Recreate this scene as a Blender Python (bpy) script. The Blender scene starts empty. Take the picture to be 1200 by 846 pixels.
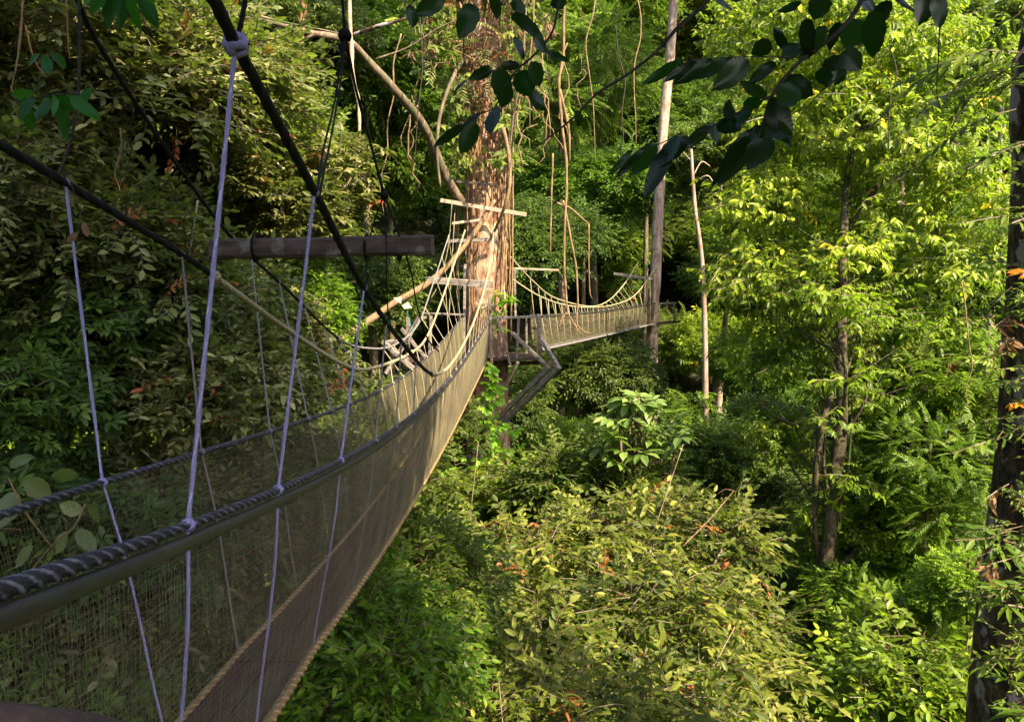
import bpy, math, random
import numpy as np
from mathutils import Vector, Matrix

R = math.radians
random.seed(7)
rng = np.random.default_rng(7)
scene = bpy.context.scene
COL = scene.collection

# ------------------------------------------------------------------ camera maths
CZ = 16.0                      # eye height above the valley floor
PITCH = R(4.8)
F = 933.0                      # focal length in photo pixels (28 mm lens)
def P(u, v, Y):
    """world point at distance Y in front of the eye seen at photo pixel u, v"""
    a, b = (u - 600.0) / F, -(v - 423.0) / F
    dy = math.cos(PITCH) + b * math.sin(PITCH)
    dz = -math.sin(PITCH) + b * math.cos(PITCH)
    t = Y / dy
    return np.array([a * t, Y, CZ + dz * t])

# ------------------------------------------------------------------ mesh helpers
def link(o, parent=None):
    COL.objects.link(o)
    if parent is not None:
        o.parent = parent
    return o

def mesh_from(name, V, Fs, attr=None, smooth=False):
    V = np.asarray(V, dtype=np.float32)
    me = bpy.data.meshes.new(name)
    me.vertices.add(len(V))
    me.vertices.foreach_set('co', V.ravel())
    Fs = [np.asarray(f, dtype=np.int32) for f in Fs if len(f)]
    nl = sum(f.size for f in Fs); nf = sum(len(f) for f in Fs)
    me.loops.add(nl); me.polygons.add(nf)
    me.loops.foreach_set('vertex_index', np.concatenate([f.ravel() for f in Fs]))
    tot = np.concatenate([np.full(len(f), f.shape[1], np.int32) for f in Fs])
    st = np.concatenate([[0], np.cumsum(tot)[:-1]]).astype(np.int32)
    me.polygons.foreach_set('loop_start', st)
    me.polygons.foreach_set('loop_total', tot)
    me.polygons.foreach_set('use_smooth', np.full(nf, smooth, dtype=bool))
    if attr is not None:
        a = me.attributes.new('lc', 'FLOAT', 'POINT')
        a.data.foreach_set('value', np.asarray(attr, dtype=np.float32))
    me.update(calc_edges=True)
    return me

class MB:
    """collects shapes into one mesh"""
    def __init__(s): s.V = []; s.Q = []; s.T = []; s.A = []; s.n = 0
    def add(s, V, Q=None, T=None, A=None):
        V = np.asarray(V, float)
        if Q is not None and len(Q): s.Q.append(np.asarray(Q) + s.n)
        if T is not None and len(T): s.T.append(np.asarray(T) + s.n)
        s.V.append(V); s.A.append(np.zeros(len(V)) if A is None else np.asarray(A, float)); s.n += len(V)
    def tube(s, pts, r, sides=6, strands=0, pitch=0.06, amp=0.16, caps=True, A=None, rough=0.0, seed=0):
        pts = np.asarray(pts, float); n = len(pts)
        rad = np.full(n, r, float) if np.isscalar(r) else np.asarray(r, float)
        T = np.gradient(pts, axis=0); T /= np.linalg.norm(T, axis=1)[:, None] + 1e-12
        ref = np.array([0, 0, 1.0]) if abs(T[0][2]) < 0.9 else np.array([1.0, 0, 0])
        N = np.zeros_like(T); u = np.cross(T[0], ref); u /= np.linalg.norm(u)
        for i in range(n):
            u = u - T[i] * np.dot(u, T[i]); u /= np.linalg.norm(u) + 1e-12; N[i] = u
        B = np.cross(T, N)
        th = np.arange(sides) * 2 * math.pi / sides
        sarc = np.concatenate([[0], np.cumsum(np.linalg.norm(np.diff(pts, axis=0), axis=1))])
        mod = np.ones((n, sides)); crest = np.zeros((n, sides))
        if strands:
            crest = np.cos(strands * th[None, :] - sarc[:, None] * 2 * math.pi / pitch)
            mod = 1 + amp * crest
        if rough:
            g = np.random.default_rng(seed)
            for k in range(1, 6):
                ph, ph2, ff = g.uniform(0, 6.3, 3)
                mod = mod + rough / k * np.sin(k * th[None, :] + ph + sarc[:, None] * (0.25 + 0.5 * k * g.uniform(.3, 1)) / max(rad.mean(), .02) * .35)
        V = pts[:, None, :] + (rad[:, None] * mod)[:, :, None] * (np.cos(th)[None, :, None] * N[:, None, :] + np.sin(th)[None, :, None] * B[:, None, :])
        V = V.reshape(-1, 3)
        i = np.arange(n - 1)[:, None] * sides; j = np.arange(sides)[None, :]; k = (j + 1) % sides
        Q = np.stack([i + j, i + k, i + sides + k, i + sides + j], -1).reshape(-1, 4)
        A_ = crest.ravel() if A is None else np.full(n * sides, A, float)
        Tt = None
        if caps:
            V = np.vstack([V, pts[0], pts[-1]]); A_ = np.concatenate([A_, [A_[0], A_[-1]]])
            c0, c1 = n * sides, n * sides + 1
            j = np.arange(sides); k = (j + 1) % sides
            Tt = np.vstack([np.stack([np.full(sides, c0), k, j], -1), np.stack([np.full(sides, c1), (n - 1) * sides + j, (n - 1) * sides + k], -1)])
        s.add(V, Q, Tt, A_)
    def bar(s, p, q, w, h, up=(0, 0, 1), seg=6, wob=0.0, seed=0, twist=0.0):
        """squared timber from p to q with slightly worn, uneven faces"""
        p = np.asarray(p, float); q = np.asarray(q, float)
        d = q - p; L = np.linalg.norm(d); d /= L
        up = np.asarray(up, float); y = np.cross(up, d)
        if np.linalg.norm(y) < 1e-3: y = np.cross(np.array([0, 1.0, 0]), d)
        y /= np.linalg.norm(y); z = np.cross(d, y)
        g = np.random.default_rng(seed + int(L * 1000))
        b = 0.14 * min(w, h)
        prof = np.array([[-w/2+b, -h/2], [w/2-b, -h/2], [w/2, -h/2+b], [w/2, h/2-b], [w/2-b, h/2], [-w/2+b, h/2], [-w/2, h/2-b], [-w/2, -h/2+b]])
        V = []
        for i in range(seg + 1):
            t = i / seg
            pr = prof * (1 + g.normal(0, wob, (8, 1))) + g.normal(0, wob * min(w, h) * .5, (1, 2))
            c = p + d * L * t
            V.append(c + pr[:, :1] * y + pr[:, 1:] * z)
        V = np.vstack(V)
        i = np.arange(seg)[:, None] * 8; j = np.arange(8)[None, :]; k = (j + 1) % 8
        Q = np.stack([i + j, i + k, i + 8 + k, i + 8 + j], -1).reshape(-1, 4)
        V = np.vstack([V, p, q]); n = (seg + 1) * 8
        j = np.arange(8); k = (j + 1) % 8
        T = np.vstack([np.stack([np.full(8, n), k, j], -1), np.stack([np.full(8, n + 1), seg * 8 + j, seg * 8 + k], -1)])
        s.add(V, Q, T)
    def knot(s, c, r, sides=8):
        """a small wound knot: three tight rings"""
        c = np.asarray(c, float)
        for k in range(3):
            a = np.linspace(0, 2 * math.pi, 9)
            ax = [(np.cos(a), np.sin(a), 0.35 * np.sin(a + k)), (np.cos(a), 0.3 * np.cos(a + k), np.sin(a)), (0.35 * np.sin(a), np.cos(a), np.sin(a))][k]
            ring = np.stack([np.broadcast_to(x, a.shape) for x in ax], -1) * r * .75 + c
            s.tube(ring, r * .45, 5, caps=False)
    def mesh(s, name, smooth=True):
        Fs = []
        if s.Q: Fs.append(np.vstack(s.Q))
        if s.T: Fs.append(np.vstack(s.T))
        return mesh_from(name, np.vstack(s.V), Fs, np.concatenate(s.A), smooth)
    def build(s, name, mat, parent=None, smooth=True):
        me = s.mesh(name, smooth); me.materials.append(mat)
        return link(bpy.data.objects.new(name, me), parent)

def tag(o, label=None, cat=None, group=None, kind=None):
    if label: o['label'] = label
    if cat: o['category'] = cat
    if group: o['group'] = group
    if kind: o['kind'] = kind
    return o

def empty(name, loc=(0, 0, 0), label=None, cat=None, group=None, rz=0.0, s=1.0):
    o = bpy.data.objects.new(name, None); link(o)
    o.empty_display_size = .2
    o.location = [float(a) for a in loc]; o.rotation_euler = (0, 0, rz); o.scale = (s, s, s)
    return tag(o, label, cat, group)

def cr(pts, n=12):
    """Catmull-Rom through points"""
    p = np.asarray(pts, float)
    p = np.vstack([2 * p[0] - p[1], p, 2 * p[-1] - p[-2]])
    out = []
    for i in range(1, len(p) - 2):
        t = np.linspace(0, 1, n, endpoint=False)[:, None]
        a, b, c, d = p[i - 1], p[i], p[i + 1], p[i + 2]
        out.append(.5 * ((2 * b) + (-a + c) * t + (2 * a - 5 * b + 4 * c - d) * t ** 2 + (-a + 3 * b - 3 * c + d) * t ** 3))
    out.append(p[-2][None]); return np.vstack(out)

def px(seq, n=12):
    return cr([P(*q) for q in seq], n)

# ------------------------------------------------------------------ materials
def new_mat(name):
    m = bpy.data.materials.new(name); m.use_nodes = True
    nt = m.node_tree; nt.nodes.clear()
    return m, nt, nt.nodes.new, nt.links.new

def ramp(nt, stops):
    r = nt.nodes.new('ShaderNodeValToRGB'); el = r.color_ramp.elements
    while len(el) < len(stops): el.new(0.5)
    for e, (p, c) in zip(el, stops):
        e.position = p; e.color = (*c, 1)
    return r

def leaf_mat(name, cols, trans=.35, tcol=(1.5, 1.9, .5), rough=.5, spec=.35, hue=.018, val=.3, under=.35, odd=None):
    m, nt, N, L = new_mat(name)
    at = N('ShaderNodeAttribute'); at.attribute_name = 'lc'
    st = [(0.0, cols[0]), (0.5, cols[1]), (0.9, cols[2])]
    if odd:
        st += [(0.955, cols[2]), (0.965, odd)]
    rp = ramp(nt, st); L(at.outputs['Fac'], rp.inputs[0])
    oi = N('ShaderNodeObjectInfo')
    geo = N('ShaderNodeNewGeometry')
    hs = N('ShaderNodeHueSaturation')
    mh = N('ShaderNodeMapRange'); mh.inputs[3].default_value = .5 - hue; mh.inputs[4].default_value = .5 + hue
    mv = N('ShaderNodeMapRange'); mv.inputs[3].default_value = 1 - val; mv.inputs[4].default_value = 1 + val
    L(oi.outputs['Random'], mh.inputs[0])
    m2 = N('ShaderNodeMath'); m2.operation = 'MULTIPLY'; m2.inputs[1].default_value = 7.31
    m3 = N('ShaderNodeMath'); m3.operation = 'FRACT'
    L(oi.outputs['Random'], m2.inputs[0]); L(m2.outputs[0], m3.inputs[0]); L(m3.outputs[0], mv.inputs[0])
    L(mh.outputs[0], hs.inputs['Hue']); L(mv.outputs[0], hs.inputs['Value']); L(rp.outputs[0], hs.inputs['Color'])
    # leaf undersides are paler
    mb = N('ShaderNodeMix'); mb.data_type = 'RGBA'; mb.blend_type = 'MIX'
    ms = N('ShaderNodeMath'); ms.operation = 'MULTIPLY'; ms.inputs[1].default_value = under
    L(geo.outputs['Backfacing'], ms.inputs[0]); L(ms.outputs[0], mb.inputs[0])
    L(hs.outputs[0], mb.inputs[6]); mb.inputs[7].default_value = (.17, .2, .1, 1)
    # twigs carry lc < 0
    lt = N('ShaderNodeMath'); lt.operation = 'LESS_THAN'; lt.inputs[1].default_value = -.001
    L(at.outputs['Fac'], lt.inputs[0])
    mt = N('ShaderNodeMix'); mt.data_type = 'RGBA'; L(lt.outputs[0], mt.inputs[0])
    L(mb.outputs[2], mt.inputs[6]); mt.inputs[7].default_value = (.13, .085, .05, 1)
    b = N('ShaderNodeBsdfPrincipled'); L(mt.outputs[2], b.inputs['Base Color'])
    b.inputs['Roughness'].default_value = rough; b.inputs['Specular IOR Level'].default_value = spec
    t = N('ShaderNodeBsdfTranslucent')
    tm = N('ShaderNodeMix'); tm.data_type = 'RGBA'; tm.blend_type = 'MULTIPLY'; tm.inputs[0].default_value = 1
    L(mt.outputs[2], tm.inputs[6]); tm.inputs[7].default_value = (*tcol, 1); L(tm.outputs[2], t.inputs[0])
    ms2 = N('ShaderNodeMixShader'); 
    inv = N('ShaderNodeMath'); inv.operation = 'SUBTRACT'; inv.inputs[0].default_value = 1; L(lt.outputs[0], inv.inputs[1])
    fm = N('ShaderNodeMath'); fm.operation = 'MULTIPLY'; fm.inputs[1].default_value = trans; L(inv.outputs[0], fm.inputs[0])
    L(fm.outputs[0], ms2.inputs[0]); L(b.outputs[0], ms2.inputs[1]); L(t.outputs[0], ms2.inputs[2])
    o = N('ShaderNodeOutputMaterial'); L(ms2.outputs[0], o.inputs[0])
    return m

def noise_mat(name, stops, scale=(6, 6, 6), rough=.8, bump=.3, detail=8, nscale=1.0, dist=.02, second=None, spec=.25):
    m, nt, N, L = new_mat(name)
    tc = N('ShaderNodeTexCoord'); mp = N('ShaderNodeMapping'); mp.inputs['Scale'].default_value = scale
    L(tc.outputs['Object'], mp.inputs[0])
    nz = N('ShaderNodeTexNoise'); nz.inputs['Scale'].default_value = nscale; nz.inputs['Detail'].default_value = detail; nz.inputs['Roughness'].default_value = .65
    nz.inputs['Distortion'].default_value = .4
    L(mp.outputs[0], nz.inputs[0])
    rp = ramp(nt, stops); L(nz.outputs[0], rp.inputs[0])
    colr = rp.outputs[0]
    if second:
        (sc2, stops2, fac_lo, fac_hi) = second
        n2 = N('ShaderNodeTexNoise'); n2.inputs['Scale'].default_value = sc2; n2.inputs['Detail'].default_value = 5
        L(tc.outputs['Object'], n2.inputs[0])
        mr = N('ShaderNodeMapRange'); mr.inputs[1].default_value = fac_lo; mr.inputs[2].default_value = fac_hi
        L(n2.outputs[0], mr.inputs[0])
        mx = N('ShaderNodeMix'); mx.data_type = 'RGBA'; L(mr.outputs[0], mx.inputs[0]); L(colr, mx.inputs[6]); mx.inputs[7].default_value = (*stops2, 1)
        colr = mx.outputs[2]
    b = N('ShaderNodeBsdfPrincipled'); L(colr, b.inputs['Base Color']); b.inputs['Roughness'].default_value = rough
    b.inputs['Specular IOR Level'].default_value = spec
    bp = N('ShaderNodeBump'); bp.inputs['Strength'].default_value = bump; bp.inputs['Distance'].default_value = dist
    L(nz.outputs[0], bp.inputs['Height']); L(bp.outputs[0], b.inputs['Normal'])
    o = N('ShaderNodeOutputMaterial'); L(b.outputs[0], o.inputs[0])
    return m

def rope_mat(name, crest, valley, rough=.7, spec=.3):
    m, nt, N, L = new_mat(name)
    at = N('ShaderNodeAttribute'); at.attribute_name = 'lc'
    tc = N('ShaderNodeTexCoord'); nz = N('ShaderNodeTexNoise'); nz.inputs['Scale'].default_value = 34; nz.inputs['Detail'].default_value = 8; nz.inputs['Roughness'].default_value = .7
    L(tc.outputs['Object'], nz.inputs[0])
    ad = N('ShaderNodeMath'); ad.operation = 'MULTIPLY_ADD'; ad.inputs[1].default_value = 3.2; L(nz.outputs[0], ad.inputs[0]); L(at.outputs['Fac'], ad.inputs[2])
    rp = ramp(nt, [(0.0, valley), (.66, valley), (.92, crest)])
    mr = N('ShaderNodeMapRange'); mr.inputs[1].default_value = -.4; mr.inputs[2].default_value = 3.1
    L(ad.outputs[0], mr.inputs[0]); L(mr.outputs[0], rp.inputs[0])
    b = N('ShaderNodeBsdfPrincipled'); L(rp.outputs[0], b.inputs['Base Color']); b.inputs['Roughness'].default_value = rough
    b.inputs['Specular IOR Level'].default_value = spec
    n3 = N('ShaderNodeTexNoise'); n3.inputs['Scale'].default_value = 220; n3.inputs['Detail'].default_value = 3; L(tc.outputs['Object'], n3.inputs[0])
    bp = N('ShaderNodeBump'); bp.inputs['Strength'].default_value = .8; bp.inputs['Distance'].default_value = .003; L(n3.outputs[0], bp.inputs['Height']); L(bp.outputs[0], b.inputs['Normal'])
    o = N('ShaderNodeOutputMaterial'); L(b.outputs[0], o.inputs[0])
    return m

M = {}
M['soil'] = noise_mat('soil', [(.3, (.012, .012, .006)), (.6, (.03, .035, .012)), (.8, (.05, .04, .02))], (1, 1, 1), nscale=2)
M['bark'] = noise_mat('bark', [(.3, (.05, .035, .022)), (.5, (.13, .09, .055)), (.7, (.26, .2, .13))], (9, 9, 2), bump=.6, second=(2.5, (.06, .09, .03), .52, .66))
M['bark_dark'] = noise_mat('bark_dark', [(.36, (.008, .006, .005)), (.48, (.05, .03, .018)), (.6, (.13, .085, .05)), (.7, (.24, .19, .14))], (13, 13, 7), bump=1.0, detail=12, dist=.08, second=(4.2, (.36, .3, .31), .56, .6))
M['bark_moss'] = noise_mat('bark_moss', [(.34, (.012, .01, .006)), (.48, (.05, .035, .02)), (.64, (.12, .085, .05))], (11, 11, 4), bump=1.0, detail=12, dist=.06, second=(3, (.04, .06, .012), .48, .6))
M['bark_pale'] = noise_mat('bark_pale', [(.3, (.16, .1, .07)), (.5, (.34, .24, .18)), (.7, (.5, .4, .32))], (8, 8, 1.4), bump=.5, second=(4, (.2, .12, .08), .5, .7))
M['bark_orange'] = noise_mat('bark_orange', [(.3, (.04, .018, .01)), (.43, (.2, .085, .045)), (.54, (.36, .2, .13)), (.68, (.56, .43, .33))], (8, 8, 3.2), bump=1.0, detail=14, dist=.12, second=(2.2, (.5, .37, .23), .5, .72))
M['twig'] = noise_mat('twig', [(.3, (.1, .06, .03)), (.6, (.27, .17, .09)), (.8, (.4, .28, .16))], (20, 20, 8), bump=.5, dist=.01)
M['twig_dark'] = noise_mat('twig_dark', [(.3, (.015, .012, .01)), (.7, (.06, .045, .035))], (20, 20, 8), bump=.4, dist=.01)
M['vine_orange'] = noise_mat('vine_orange', [(.3, (.09, .045, .02)), (.55, (.27, .14, .06)), (.8, (.4, .27, .15))], (8, 8, 3), bump=.5, dist=.01)
M['wood_grey'] = noise_mat('wood_grey', [(.3, (.06, .05, .043)), (.5, (.17, .14, .12)), (.72, (.34, .29, .25))], (3, 18, 18), bump=.5, dist=.01)
M['wood_pale'] = noise_mat('wood_pale', [(.3, (.2, .14, .09)), (.5, (.36, .27, .19)), (.75, (.48, .39, .29))], (3, 16, 16), bump=.4, dist=.01)
M['wood_dark'] = noise_mat('wood_dark', [(.3, (.03, .02, .017)), (.5, (.075, .052, .042)), (.72, (.13, .1, .085))], (2.5, 14, 14), bump=.5, dist=.01, second=(7, (.17, .15, .13), .6, .68))
M['wood_red'] = noise_mat('wood_red', [(.3, (.02, .01, .008)), (.5, (.052, .025, .018)), (.75, (.12, .065, .048))], (16, 2.2, 14), bump=.7, detail=12, dist=.01, second=(3.5, (.05, .045, .025), .5, .7))
M['rope_blue'] = rope_mat('rope_blue', (.5, .48, .68), (.25, .22, .42))
M['rope_grey'] = rope_mat('rope_grey', (.36, .33, .33), (.17, .15, .15))
M['rope_cream'] = rope_mat('rope_cream', (.46, .39, .23), (.3, .25, .14))
M['rope_black'] = rope_mat('rope_black', (.03, .027, .025), (.012, .011, .01), rough=.8, spec=.1)
M['rope_fleck'] = rope_mat('rope_fleck', (.2, .19, .24), (.02, .017, .026), rough=.5)
M['rope_tan'] = rope_mat('rope_tan', (.5, .36, .17), (.2, .12, .05))
M['sleeve'] = noise_mat('sleeve', [(.3, (.02, .018, .015)), (.6, (.04, .037, .03)), (.8, (.07, .065, .05))], (12, 4, 12), rough=.45, bump=.2, spec=.4)
M['net'] = noise_mat('net', [(.3, (.09, .072, .042)), (.7, (.21, .172, .1))], (3, 3, 3), rough=.7, bump=0)
M['yellow_card'] = noise_mat('yellow_card', [(.3, (.75, .7, .3)), (.7, (.85, .8, .42))], bump=0)
M['teal'] = noise_mat('teal', [(.3, (.02, .2, .17)), (.7, (.04, .3, .25))], bump=0)

G = dict(
 bright=leaf_mat('leaf_bright', [(.055, .1, .006), (.125, .2, .008), (.25, .33, .015)], .42, rough=.45, spec=.3),
 mid=leaf_mat('leaf_mid', [(.045, .08, .009), (.098, .155, .012), (.2, .26, .026)], .38, spec=.28),
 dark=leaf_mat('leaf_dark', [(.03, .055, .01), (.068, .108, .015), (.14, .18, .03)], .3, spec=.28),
 olive=leaf_mat('leaf_olive', [(.04, .065, .008), (.11, .142, .014), (.27, .28, .045)], .36, rough=.5, spec=.28, odd=(.4, .14, .035)),
 yellow=leaf_mat('leaf_yellow', [(.07, .1, .007), (.165, .215, .011), (.33, .36, .028)], .45, rough=.45, spec=.45, odd=(.6, .45, .02)),
 dull=leaf_mat('leaf_dull', [(.04, .056, .012), (.125, .145, .03), (.36, .34, .13)], .28, rough=.45, spec=.38, odd=(.3, .09, .03)),
 pale=leaf_mat('leaf_pale', [(.07, .11, .022), (.15, .2, .04), (.28, .32, .08)], .3, rough=.45, spec=.5),
 lime=leaf_mat('leaf_lime', [(.12, .28, .01), (.22, .42, .02), (.35, .5, .04)], .45, rough=.4, spec=.4, hue=0, val=.05),
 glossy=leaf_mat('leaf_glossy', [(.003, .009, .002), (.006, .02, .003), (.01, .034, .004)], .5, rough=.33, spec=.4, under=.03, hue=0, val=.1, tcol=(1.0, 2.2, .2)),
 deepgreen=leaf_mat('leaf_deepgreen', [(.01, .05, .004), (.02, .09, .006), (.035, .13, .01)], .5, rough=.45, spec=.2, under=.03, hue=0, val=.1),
 brown=leaf_mat('leaf_brown', [(.07, .03, .012), (.14, .06, .022), (.26, .14, .05)], .25, hue=0, val=.1),
 orange=leaf_mat('leaf_orange', [(.7, .15, .015), (.8, .25, .02), (.85, .4, .03)], .4, hue=0, val=.1),
)

# ------------------------------------------------------------------ leaves and sprays
def leaf(L=1.0, W=.45, kind='near', fold=.25, droop=.2):
    """one leaf along +x, normal +z. returns V, T"""
    if kind == 'far':
        V = np.array([[0, 0, 0], [.45 * L, -W / 2 * L, fold * W * L * .4], [L, 0, -droop * L], [.45 * L, W / 2 * L, fold * W * L * .4]])
        return V, np.array([[0, 1, 2], [0, 2, 3]])
    if kind == 'hero':        # pleated blade with a drawn-out tip
        n = 25; t = np.linspace(0, 1, n); w = np.sin(math.pi * np.clip(t, 0, 1) ** .85) ** .72
        w = np.where(t > .86, w * np.clip((1.0 - t) / .14, 0, 1) ** .5, w); w[t < .05] = .05; w[-1] = 0.01
        a = np.array([-1, -.66, -.33, 0, .33, .66, 1.0])
        X = t[:, None] * L + 0 * a[None]; Yy = w[:, None] * a[None] * W / 2 * L * (1 + .05 * np.sin(t[:, None] * 21 + a[None]))
        Z = -droop * L * t[:, None] ** 2 + fold * np.abs(Yy) + .007 * L * np.abs(a[None]) ** .5 * np.cos((t[:, None] - .22 * np.abs(a[None])) * 2 * math.pi * 11) * (w[:, None] > .3) + .02 * L * np.sin(t[:, None] * 6 + a[None] * 1.5)
        V = np.stack([X, Yy, Z], -1).reshape(-1, 3); m_ = len(a)
        i = (np.arange(n - 1)[:, None] * m_ + np.arange(m_ - 1)[None]).ravel()
        return V, np.vstack([np.stack([i, i + 1, i + m_ + 1], -1), np.stack([i, i + m_ + 1, i + m_], -1)])
    ts = [0, .28, .68, 1.0]
    ws = [0, .9, .82, 0]
    mid = [[t * L, 0, -droop * L * t * t] for t in ts]
    V = list(mid); e = []
    for i in range(1, len(ts) - 1):
        w = ws[i] * W / 2 * L; z = mid[i][2] + fold * w
        V.append([ts[i] * L, -w, z]); V.append([ts[i] * L, w, z]); e.append((len(V) - 2, len(V) - 1))
    T = []
    n = len(ts)
    T += [(0, e[0][0], 1), (0, 1, e[0][1])]
    for i in range(len(e) - 1):
        a, b = e[i], e[i + 1]
        T += [(i + 1, a[0], b[0]), (i + 1, b[0], i + 2), (i + 1, b[1], a[1]), (i + 1, i + 2, b[1])]
    T += [(n - 2, e[-1][0], n - 1), (n - 2, n - 1, e[-1][1])]
    return np.array(V, float), np.array(T)

def rot_frames(x, up):
    x = x / (np.linalg.norm(x, axis=-1, keepdims=True) + 1e-9)
    y = np.cross(up, x); ny = np.linalg.norm(y, axis=-1, keepdims=True)
    y = np.where(ny < 1e-4, np.array([0, 1.0, 0]), y / (ny + 1e-9))
    z = np.cross(x, y)
    return np.stack([x, y, z], -1)

def stamp(V, T, pos, Rm, sc):
    W = pos[:, None, :] + sc[:, None, None] * np.einsum('nij,vj->nvi', Rm, V)
    n = len(pos); off = (np.arange(n) * len(V))[:, None, None]
    return W.reshape(-1, 3), (T[None] + off).reshape(-1, 3)

def spray(kind, g, leafkind='far', L=.16, W=.45):
    """a twig with its leaves. returns V, T, lc offset per vertex (twig = -9)"""
    Vs, Ts, A = [], [], []; n = 0
    def addleaf(p, d, up, s, fold=.25, droop=.2, w=W):
        nonlocal n
        V, T = leaf(1.0, w, leafkind, fold, droop)
        Rm = rot_frames(np.array([d]), np.array([up]))
        V2, T2 = stamp(V, T, np.array([p]), Rm, np.array([s]))
        Vs.append(V2); Ts.append(T2 + n); A.append(np.full(len(V2), g.uniform(-.28, .28))); n += len(V2)
    def twig(pts, r):
        nonlocal n
        pts = np.asarray(pts, float); up = np.array([0, 0, 1.0])
        k = len(pts)
        V = np.vstack([pts + [0, r, 0], pts - [0, r, 0], pts + [0, 0, r * 1.2]])
        T = []
        for i in range(k - 1):
            for a, b in ((0, k), (k, 2 * k), (2 * k, 0)):
                T += [(a + i, b + i, b + i + 1), (a + i, b + i + 1, a + i + 1)]
        Vs.append(V); Ts.append(np.array(T) + n); A.append(np.full(len(V), -9.0)); n += len(V)
    if kind == 'twig':            # alternate leaves along a drooping twig
        m = 9; Lt = L * 3.2
        c = lambda t: np.array([Lt * t, .15 * Lt * math.sin(t * 2.5), -.25 * Lt * t * t])
        for i in range(m):
            t = .12 + .88 * i / (m - 1); sd = 1 if i % 2 else -1
            az = sd * g.uniform(.6, 1.25) * (1 - .6 * (i == m - 1))
            d = np.array([math.cos(az), math.sin(az), g.uniform(-.5, .15)])
            addleaf(c(t), d, np.array([g.normal(0, .3), g.normal(0, .3), 1.0]), L * g.uniform(.7, 1.15), droop=g.uniform(.05, .35))
        if leafkind != 'far': twig([c(t) for t in (-.2, .2, .6, 1)], L * .035)
    elif kind == 'droop':         # hanging elongated leaves
        m = 9
        for i in range(m):
            az = g.uniform(-1.7, 1.7); d = np.array([math.cos(az) * .7, math.sin(az) * .7, g.uniform(-1.0, .1)])
            addleaf(np.array([L * 2.2 * i / m, g.normal(0, .15 * L), -.15 * L * i / m]), d, np.array([g.normal(0, .4) + .5, g.normal(0, .4), .8]), L * g.uniform(.7, 1.2), droop=g.uniform(.1, .4))
        if leafkind != 'far': twig([(0, 0, 0), (L, 0, 0), (2.2 * L, 0, -.15 * L)], L * .03)
    elif kind == 'pinnate':       # feathery compound leaf
        m = 9; Lt = L * 4.2
        c = lambda t: np.array([Lt * t, 0, .12 * Lt * t - .45 * Lt * t * t])
        for i in range(m):
            t = .15 + .85 * i / (m - 1)
            for sd in (-1, 1):
                az = sd * g.uniform(.9, 1.15) * (1.1 - .5 * t)
                d = np.array([math.cos(az), math.sin(az), g.uniform(-.35, -.05)])
                addleaf(c(t), d, np.array([0, 0, 1.0]), L * g.uniform(.85, 1.05) * (1.1 - .5 * abs(t - .45)), droop=.2, w=W)
        twig([c(t) for t in (-.1, .25, .6, 1)], L * .03)
    elif kind == 'whorl':         # rosette of big leaves
        m = 8
        for i in range(m):
            az = 2 * math.pi * i / m + g.uniform(-.2, .2)
            tl = g.uniform(-.5, .25)
            d = np.array([.35 + math.cos(az) * .9, math.sin(az) * .95, tl + .1])
            addleaf(np.array([0, 0, 0]) + d * .12 * L, d, np.array([.1, 0, 1.0]), L * g.uniform(.75, 1.1), droop=g.uniform(.15, .4))
        if leafkind != 'far': twig([(-1.3 * L, 0, -.6 * L), (-.5 * L, 0, -.1 * L), (0, 0, 0)], L * .04)
    return np.vstack(Vs), np.vstack(Ts), np.concatenate(A)

def foliage(pos, out, g, kind='twig', leafkind='far', L=.16, W=.45, base=.45, spread=.5, up=.35, clump=None, ntpl=4, sj=.25):
    """sprays at pos facing out. returns V, T, A"""
    pos = np.asarray(pos); N = len(pos)
    tp = [spray(kind, g, leafkind, L, W) for _ in range(ntpl)]
    which = g.integers(0, ntpl, N)
    d = out + g.normal(0, spread, (N, 3)); d[:, 2] = d[:, 2] * .55 + up * g.uniform(-.6, 1, N)
    upv = np.array([0, 0, 1.0]) + g.normal(0, .25, (N, 3)) + out * .35
    Rm = rot_frames(d, upv); sc = g.uniform(1 - sj, 1 + sj, N)
    tone = np.clip(g.normal(base, .13, N) + (0 if clump is None else clump), .02, .93)
    Vs, Ts, As = [], [], []; n = 0
    for k in range(ntpl):
        idx = np.where(which == k)[0]
        if not len(idx): continue
        V, T, A = tp[k]
        V2, T2 = stamp(V, T, pos[idx], Rm[idx], sc[idx])
        a = np.where(A[None] < -5, -1.0, np.clip(tone[idx][:, None] + A[None], 0.01, .94)).copy()
        # a few discoloured leaves
        nl = len(V)
        oddm = g.random((len(idx), 1)) < .02
        a = np.where(oddm & (a >= 0), .99, a)
        Vs.append(V2); Ts.append(T2 + n); As.append(a.ravel()); n += len(V2)
    return np.vstack(Vs), np.vstack(Ts), np.concatenate(As)

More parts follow.
